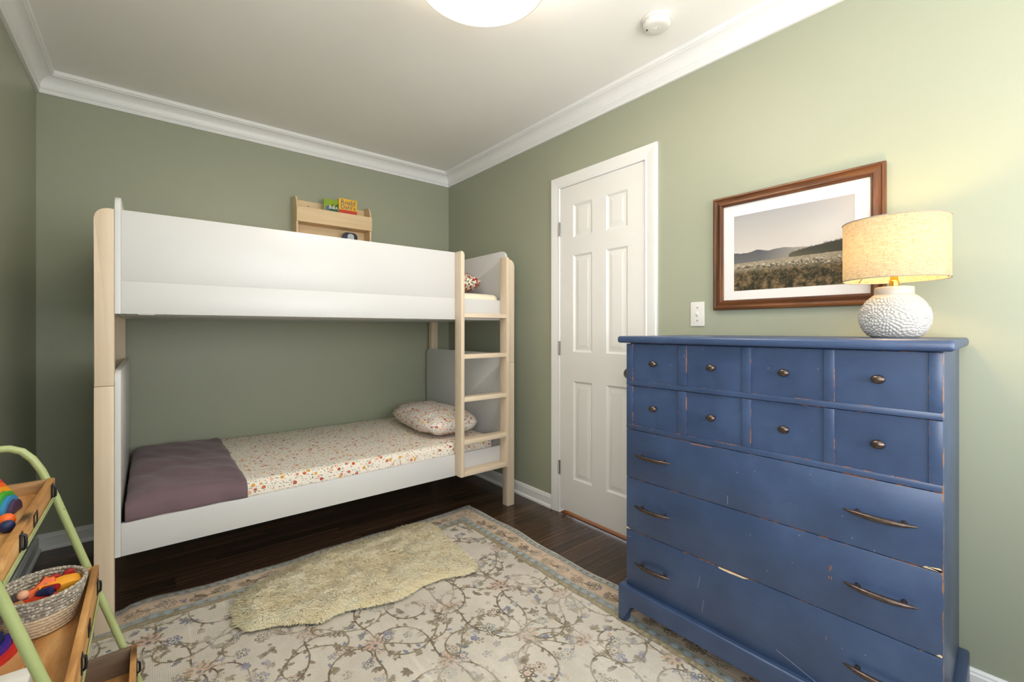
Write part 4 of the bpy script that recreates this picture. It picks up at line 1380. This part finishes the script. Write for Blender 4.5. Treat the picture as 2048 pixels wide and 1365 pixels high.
# ================================================================== SHEEPSKIN
OUT = [(1.2166, 2.3398), (1.2535, 2.2418), (1.228, 2.0887), (1.221, 1.9831), (1.212, 1.872), (1.1842, 1.733), (1.1306, 1.7326), (1.024, 1.7762), (0.9251, 1.7792),
       (0.8162, 1.7484), (0.7184, 1.7747), (0.6293, 1.8128), (0.562, 1.818), (0.51, 1.8012), (0.4892, 1.8259), (0.3881, 1.889), (0.2926, 1.9221), (0.2672, 1.9989),
       (0.2685, 2.0858), (0.3023, 2.1669), (0.3772, 2.2254), (0.4641, 2.2591), (0.5584, 2.2957), (0.708, 2.3301), (0.8612, 2.3293), (0.9967, 2.323), (1.0951, 2.346)]
def sheepskin():
    root = thing('sheepskin', 'cream sheepskin throw lying on the rug beside the bunk bed', 'sheepskin', (.75, 2.03, .012))
    P = np.array(OUT); c = P.mean(0)
    inner = c + (P - c) * .975
    def inside(x, y, Q):
        n = len(Q); res = np.zeros(x.shape, bool); j = n - 1
        for i in range(n):
            xi, yi, xj, yj = Q[i, 0], Q[i, 1], Q[j, 0], Q[j, 1]
            cnd = ((yi > y) != (yj > y)) & (x < (xj - xi) * (y - yi) / (yj - yi + 1e-12) + xi)
            res ^= cnd; j = i
        return res
    def dist(x, y, Q):
        d = np.full(x.shape, 9.0); gx = np.zeros(x.shape); gy = np.zeros(x.shape)
        n = len(Q)
        for i in range(n):
            a, b2 = Q[i], Q[(i + 1) % n]; ab = b2 - a
            t = np.clip(((x - a[0]) * ab[0] + (y - a[1]) * ab[1]) / (ab @ ab), 0, 1)
            px, py = a[0] + t * ab[0], a[1] + t * ab[1]
            dd = np.hypot(x - px, y - py); m = dd < d
            d[m] = dd[m]; gx[m] = (px - x)[m]; gy[m] = (py - y)[m]
        L = np.hypot(gx, gy) + 1e-9
        return d, gx / L, gy / L
    # hide: a thick low cushion under the fleece
    bm = BM()
    v0 = [bm.verts.new((p[0], p[1], .0085)) for p in inner]
    v1 = [bm.verts.new((p[0], p[1], .013)) for p in inner]
    i2 = c + (P - c) * .92
    v2 = [bm.verts.new((p[0], p[1], .021)) for p in i2]
    n = len(P)
    for i in range(n):
        j = (i + 1) % n
        bm.faces.new((v0[i], v0[j], v1[j], v1[i])); bm.faces.new((v1[i], v1[j], v2[j], v2[i]))
    bm.faces.new(v2)
    bmesh.ops.triangulate(bm, faces=[f for f in bm.faces if len(f.verts) > 4])
    obj('hide', bm, simple('fleece skin', rgb(250, 240, 214), .9), root, angle=60)
    r = np.random.default_rng(77)
    n = 170000
    x = r.uniform(.25, 1.27, n); y = r.uniform(1.72, 2.36, n)
    k = inside(x, y, P); x, y = x[k], y[k]; jag = smooth_noise(200, 200, 2.2, 91)
    d, gx, gy = dist(x, y, P)
    G = 256
    na = smooth_noise(G, G, 7, 61); nb = smooth_noise(G, G, 7, 62); nc = smooth_noise(G, G, 16, 63); nd = smooth_noise(G, G, 4, 64)
    ui = ((x - .25) / 1.02 * (G - 1)).astype(int); vi = ((y - 1.72) / .65 * (G - 1)).astype(int)
    fx = (na[vi, ui] - .5) * 1.6; fy = (nb[vi, ui] - .5) * 1.6
    ek = np.clip(1 - d / .05, 0, 1)
    dx = fx * (1 - ek) + gx * ek * 1.3 + r.normal(0, .45, len(x)); dy = fy * (1 - ek) + gy * ek * 1.3 + r.normal(0, .45, len(x)) - .2
    L = np.hypot(dx, dy) + 1e-9; dx /= L; dy /= L
    lean = np.clip(.74 + .26 * r.random(len(x)) + .2 * ek, 0, 1)
    ln = (.020 + .012 * r.random(len(x)) + .014 * (r.random(len(x)) > .93)) * (1 - .1 * ek)
    z0 = .012 + .013 * np.clip(d / .05, 0, 1) + .010 * (nc[vi, ui] - .3) * np.clip(d / .06, 0, 1)
    w_ = .0012 + .0008 * r.random(len(x))
    px, py = -dy, dx
    sh0, sh1, sh2 = 0.0, .5, 1.0
    pts = []
    for t in (0, .45, .8, 1.0):
        hx = ln * lean * t ** 1.3; hz = ln * (1 - .62 * lean) * (t - .42 * t * t) * 1.25
        ww = w_ * (1 - t) if t > .9 else w_ * (1 - .3 * t)
        cxp, cyp, czp = x + dx * hx, y + dy * hx, z0 + hz
        if t < .95:
            pts.append(np.stack([cxp - px * ww, cyp - py * ww, czp], 1)); pts.append(np.stack([cxp + px * ww, cyp + py * ww, czp], 1))
        else: pts.append(np.stack([cxp, cyp, czp], 1))
    V = np.stack(pts, 1)
    m = len(x)
    base = np.arange(m)[:, None] * 7
    T = np.array([[0, 3, 1], [0, 2, 3], [2, 5, 3], [2, 4, 5], [4, 6, 5]])
    F = (base[:, None, :] + T[None]).reshape(-1, 3)
    tone = (nd[vi, ui] * .5 + nc[vi, ui] * .5)[:, None]
    c0 = np.array([253, 234, 196]); c1 = np.array([255, 248, 228])
    cc = c0 * (1 - tone) + c1 * tone
    cc = cc * (.93 + .12 * r.random((m, 1)))
    cc[:, 2] -= 8 * ek * r.random(m)
    cc = np.clip(cc, 0, 255)
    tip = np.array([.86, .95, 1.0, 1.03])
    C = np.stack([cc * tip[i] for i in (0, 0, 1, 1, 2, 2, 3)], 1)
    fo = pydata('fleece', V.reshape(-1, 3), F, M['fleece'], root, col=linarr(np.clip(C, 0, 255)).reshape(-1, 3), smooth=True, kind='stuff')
    nn = np.stack([dx * .55 + r.normal(0, .25, m), dy * .55 + r.normal(0, .25, m), np.full(m, 1.0)], 1)
    nn /= np.linalg.norm(nn, axis=1)[:, None]
    fo.data.normals_split_custom_set_from_vertices(np.repeat(nn, 7, 0).tolist())
sheepskin()

# ================================================================== TIERED TRAY STAND
st = thing('tiered_tray_stand', 'rustic three tier tray stand with green metal frame by the side wall', 'shelf stand', (-.2, 1.29, 0))
def leg_path(Y):
    def X(z): return -.053 - .295 * (z - .307)
    pts = [(X(0.0105), Y, 0.0105)]
    for z in np.linspace(.1, .735, 8): pts.append((X(z), Y, z))
    pts += [(-.193, Y, .775), (-.203, Y, .805), (-.218, Y, .835), (-.235, Y, .856), (-.255, Y, .866), (-.30, Y, .868), (-.335, Y, .862), (-.358, Y, .845), (-.372, Y, .82), (-.380, Y, .78)]
    for z in np.linspace(.7, .0095, 8): pts.append((-.380 - .035 * (1 - z / .78), Y, z))
    return pts
for Y in (1.5510, 1.0300):
    obj('frame_tube', tube(BM(), leg_path(Y), .0080, 14), M['green'], st)
TR = [(-.385, -.178, .747, .787), (-.350, -.100, .480, .550), (-.335, -.026, .245, .3175)]
for x0, x1, z0, z1 in TR:
    tr_ = bpy.data.objects.new('tray', None); COL.objects.link(tr_); tr_.parent = st
    tr_.location = Vector(((x0 + x1) / 2, 1.29, z0)) - st.location
    y0, y1, t = 1.046, 1.535, .0125
    fm = 'crateY'
    obj('front_board', box(BM(), x1 - t, x1, y0, y1, z0, z1, .0015), M['crateY'], tr_)
    obj('back_board', box(BM(), x0, x0 + t, y0, y1, z0, z1, .0015), M['crateY'], tr_)
    for a, b2 in ((y0, y0 + t), (y1 - t, y1)):
        obj('end_board', box(BM(), x0 + t + .0002, x1 - t - .0002, a, b2, z0, z1 - .001, .0015), M['greypine'] if z1 < .4 else M['crateX'], tr_)
    nb_ = 3
    for k in range(nb_):
        xa = x0 + t + .0004 + k * (x1 - x0 - 2 * t - .0008) / nb_; xb = xa + (x1 - x0 - 2 * t - .0008) / nb_ - .0008
        obj('bottom_board', box(BM(), xa, xb, y0 + t + .0004, y1 - t - .0004, z0 + .002, z0 + .0105, .0008), M['crateY'], tr_)
    for yy in (1.486, 1.163):
        b_ = BM()
        zc = (z0 + z1) / 2; hh = min(.034, (z1 - z0) * .9)
        box(b_, x1, x1 + .0018, yy - .012, yy + .012, zc - hh / 2, zc + hh / 2, .0008, 1)
        tube(b_, [(x1 + .001, yy, zc + hh * .42), (x1 + .006, yy, zc + hh * .34), (x1 + .0065, yy, zc), (x1 + .006, yy, zc - hh * .34), (x1 + .001, yy, zc - hh * .42)], .0026, 8)
        lt = obj('latch', b_, M['blackiron'], tr_)
    b_ = BM()
    yy, zc = 1.292, (z0 + z1) / 2
    for (a, b2, c_, d_) in ((yy - .018, yy + .018, zc + .009, zc + .012), (yy - .018, yy + .018, zc - .012, zc - .009), (yy - .018, yy - .014, zc - .009, zc + .009), (yy + .014, yy + .018, zc - .009, zc + .009)):
        box(b_, x1, x1 + .002, a, b2, c_, d_)
    obj('label_holder', b_, M['blackiron'], tr_)
    # green angle bar under the front and back edges, tied to both tube frames
    b_ = BM()
    box(b_, x1 - .014, x1 + .0035, 1.036, 1.546, z0 - .0035, z0 - .0005); box(b_, x1 + .0010, x1 + .0035, 1.036, 1.546, z0 - .0005, z0 + .006)
    box(b_, x0 - .002, x0 + .014, 1.036, 1.546, z0 - .0035, z0 - .0005)
    box(b_, -.400 if z0 > .3 else -.405, x1 + .003, 1.5355, 1.5415, z0 - .0035, z0 + .004); box(b_, -.400, x1 + .003, 1.0395, 1.0455, z0 - .0035, z0 + .004)
    obj('tray_rail', b_, M['green'], st, smooth=False)

# ---- basket with toys
BC = (-.188, 1.428); BZ = .4912
bk_ = thing('rope_basket', 'round rope basket, grey above and cream below, in the middle tray', 'basket', (BC[0], BC[1], BZ))
def coil_wall(k0, k1, n, mat, name):
    bm = BM()
    for k in range(k0, k1):
        f = k / (n - 1)
        a, b2 = .054 + .0185 * f, .062 + .020 * f
        z = BZ + .0045 + k * .0072
        m = 120; pts = []
        for i in range(m):
            t = 2 * pi * i / m
            w_ = 1 + .008 * sin(i * pi / 1.5 + (k % 2) * pi)
            pts.append((BC[0] + a * w_ * cos(t), BC[1] + b2 * w_ * sin(t), z + .0006 * sin(i * pi / 1.5 + k)))
        tube(bm, pts, .0044, 7, closed=True)
    return obj(name, bm, mat, bk_, angle=80)
NC = 12
coil_wall(0, 6, NC, M['ropecream'], 'lower_wall')
coil_wall(6, NC, NC, M['ropegrey'], 'upper_wall')
b_ = BM(); lathe(b_, BC[0], BC[1], [(.0, BZ + .001), (1.0, BZ + .001), (1.0, BZ + .006), (.0, BZ + .006)], 48, sx=.054, sy=.062)
obj('bottom', b_, M['ropecream'], bk_)

def extr(name, pts, t, mat, bev=.002):
    bm = BM(); prism(bm, pts, 'Z', -t / 2, t / 2, bev, 2); return bm
def toy_thing(name, label, loc, rot, parts, cat='toy', group='wooden toys in the rope basket'):
    r = thing(name, label, cat, loc, group, rot)
    for nm, bm, mt in parts: obj(nm, bm, mt, r, local=True)
    return r
ZB = BZ + .0065
# yellow wooden truck lying near the basket's far end
bmA = prism(BM(), [(-.040, -.018), (.034, -.014), (.040, -.004), (.030, .008), (.010, .014), (-.034, .014), (-.040, .006)], 'Y', -.016, .016, .003)
whl = []
for wx in (-.006, .018):
    b_ = BM(); lathe(b_, wx, .008, [(.0, .017), (.0095, .017), (.0110, .019), (.0110, .025), (.0095, .027), (.0, .027)], 24, 'Y'); whl.append(('wheel', b_, M['t_darkred']))
toy_thing('toy_car', 'yellow wooden toy car with dark red wheels upturned in the rope basket', (-.158, 1.440, ZB + .062), (radians(14), radians(-4), radians(16)), [('body', bmA, M['t_amber'])] + whl)
bmA = prism(BM(), [(-.030, -.014), (-.022, -.024), (-.014, -.014), (.008, -.014), (.014, -.024), (.022, -.014), (.024, .002), (.034, .012), (.030, .022), (.022, .019), (.018, .030), (.012, .018), (.0, .010), (-.020, .012), (-.031, .004)], 'Y', -.009, .009, .002)
sp_ = BM()
for sx_, sz_ in ((-.015, .0), (.003, -.002), (.016, .010)): lathe(sp_, sx_, sz_, [(.0, -.0096), (.003, -.0096), (.003, -.0088)], 10, 'Y')
toy_thing('toy_animal', 'orange wooden toy animal with dark spots in the rope basket', (-.196, 1.438, ZB + .060), (radians(-14), radians(-10), radians(14)), [('body', bmA, M['t_orange']), ('spot', sp_, M['t_grey'])])
bmA = prism(BM(), rrect(-.038, .038, -.008, .008, .006), 'Y', -.010, .010, .002)
toy_thing('toy_block', 'long red wooden block in the rope basket', (-.196, 1.405, ZB + .052), (radians(20), radians(-3), radians(-4)), [('body', bmA, M['b_red'])])
bmA = BM(); ball(bmA, (0, 0, 0), .016, .013, .018)
b2_ = BM(); ball(b2_, (0, 0, .020), .010, .010, .009)
toy_thing('toy_figure', 'grey wooden peg figure with a pink head in the rope basket', (-.222, 1.436, ZB + .056), (radians(40), radians(30), 0), [('body', bmA, M['t_grey']), ('head', b2_, M['t_pink'])])
bmA = BM(); lathe(bmA, 0, 0, [(.0, -.014), (.009, -.014), (.010, -.011), (.010, .011), (.009, .014), (.0, .014)], 20)
toy_thing('toy_cylinder', 'dark blue wooden peg leaning in the rope basket', (-.178, 1.414, ZB + .066), (radians(75), radians(10), radians(55)), [('body', bmA, M['t_navy'])])
bmA = BM(); lathe(bmA, 0, 0, [(.0, -.016), (.006, -.016), (.007, -.012), (.007, .012), (.006, .016), (.0, .016)], 20)
toy_thing('toy_peg', 'thin crimson wooden peg beside the yellow toy car in the basket', (-.172, 1.420, ZB + .070), (radians(80), radians(0), radians(60)), [('body', bmA, M['t_darkred'])])
bmA = box(BM(), -.016, .016, -.012, .012, -.010, .010, .003)
toy_thing('toy_brick', 'small tan wooden brick in the near end of the rope basket', (-.224, 1.402, ZB + .050), (radians(10), radians(-8), radians(20)), [('body', bmA, M['t_tan'])])

# ---- nested rainbow arches
def arch(r0, r1, x0, x1, cy_, z_, half=True):
    """upright half ring: arch plane Y-Z, thickness along X"""
    n = 28
    outl = [(cy_ + r1 * cos(pi * i / n), z_ + r1 * sin(pi * i / n)) for i in range(n + 1)]
    if r0 > 0: outl += [(cy_ + r0 * cos(pi * (n - i) / n), z_ + r0 * sin(pi * (n - i) / n)) for i in range(n + 1)]
    return prism(BM(), outl, 'X', x0, x1, .0022, 2)
zf = .7576
names = [('purple', 't_purple'), ('blue', 't_blue'), ('green', 't_green'), ('yellow', 't_yellow'), ('orange', 't_orange'), ('red', 't_red')]
for k, (nm, mt) in enumerate(names):
    lab = {'purple': 'purple solid half round block, the innermost piece of the small rainbow in the top tray'}.get(nm, nm + ' wooden arch of the small rainbow stacker in the top tray')
    r1 = .0265 + .0098 * k; r0 = 0 if k == 0 else r1 - .0090
    xb = -.2185 - .0075 * k
    bm = arch(r0, r1, xb - .022, xb, 1.396, zf)
    bmesh.ops.rotate(bm, verts=bm.verts[:], cent=(-.2185, 1.396, 0), matrix=Matrix.Rotation(radians(-9), 3, 'Z'))
    tag(obj('rainbow_arch', bm, M[mt], angle=40), lab, 'toy', 'small rainbow stacker in the top tray')
b_ = BM(); ball(b_, (-.2180, 1.300, zf + .0135), .0135); tag(obj('wooden_ball', b_, M['t_orange'], angle=180), 'orange wooden ball in the top tray', 'toy', 'wooden balls in the top tray')
b_ = BM(); ball(b_, (-.2115, 1.267, zf + .0115), .0115); tag(obj('wooden_ball', b_, M['t_navy'], angle=180), 'navy blue wooden ball in the top tray', 'toy', 'wooden balls in the top tray')

def flat_arch(r0, r1, z0, z1, c):
    n = 32
    outl = [(c[0] + r1 * cos(pi * i / n), c[1] + r1 * sin(pi * i / n)) for i in range(n + 1)]
    if r0 > 0: outl += [(c[0] + r0 * cos(pi * (n - i) / n), c[1] + r0 * sin(pi * (n - i) / n)) for i in range(n + 1)]
    return prism(BM(), outl, 'Z', z0, z1, .003, 2)
RC = (-.2900, 1.305)
def quarter(r0, r1, z0, z1):
    n = 20
    a0, a1 = -2.0, .40
    o1 = [(RC[0] + r1 * cos(a0 + (a1 - a0) * i / n), RC[1] + r1 * sin(a0 + (a1 - a0) * i / n)) for i in range(n + 1)]
    o0 = [(RC[0] + r0 * cos(a0 + (a1 - a0) * (n - i) / n), RC[1] + r0 * sin(a0 + (a1 - a0) * (n - i) / n)) for i in range(n + 1)]
    return prism(BM(), o1 + o0, 'Z', z0, z1, .003, 2)
zl = .4908
rad = [(.0900, .1040, 't_wood', 'natural wood', .022), (.0790, .0890, 't_red', 'red', .034), (.0680, .0780, 't_violet', 'violet', .044), (.0570, .0670, 't_navy', 'navy blue', .054), (.0450, .0560, 't_sky', 'bright blue', .064), (.0320, .0440, 't_teal', 'dark green', .072)]
for r0, r1, mt, nm, hh in rad:
    tag(obj('rainbow_arc', quarter(r0, r1, zl, zl + hh), M[mt], angle=40), nm + ' curved piece of the large rainbow stacker in the middle tray', 'toy', 'large rainbow stacker in the middle tray')

# white boxes at the near end of the middle tray
bx = thing('white_box', 'low white box lying flat at the near end of the middle tray', 'box', (-.235, 1.10, .4908))
obj('carton', box(BM(), -.315, -.1590, 1.062, 1.128, .4910, .548, .002), M['t_white'], bx)
obj('lid', box(BM(), -.3165, -.1575, 1.0605, 1.1295, .5485, .560, .002), M['t_white'], bx)
bx2 = thing('small_carton', 'tall white carton with blue stripe behind the low white box', 'box', (-.26, 1.152, .4908))
obj('carton', box(BM(), -.3150, -.2050, 1.134, 1.158, .4910, .5800, .0012), M['t_white'], bx2)
obj('stripe', box(BM(), -.2400, -.2044, 1.1335, 1.1585, .545, .556, .0002), M['t_lblue'], bx2)
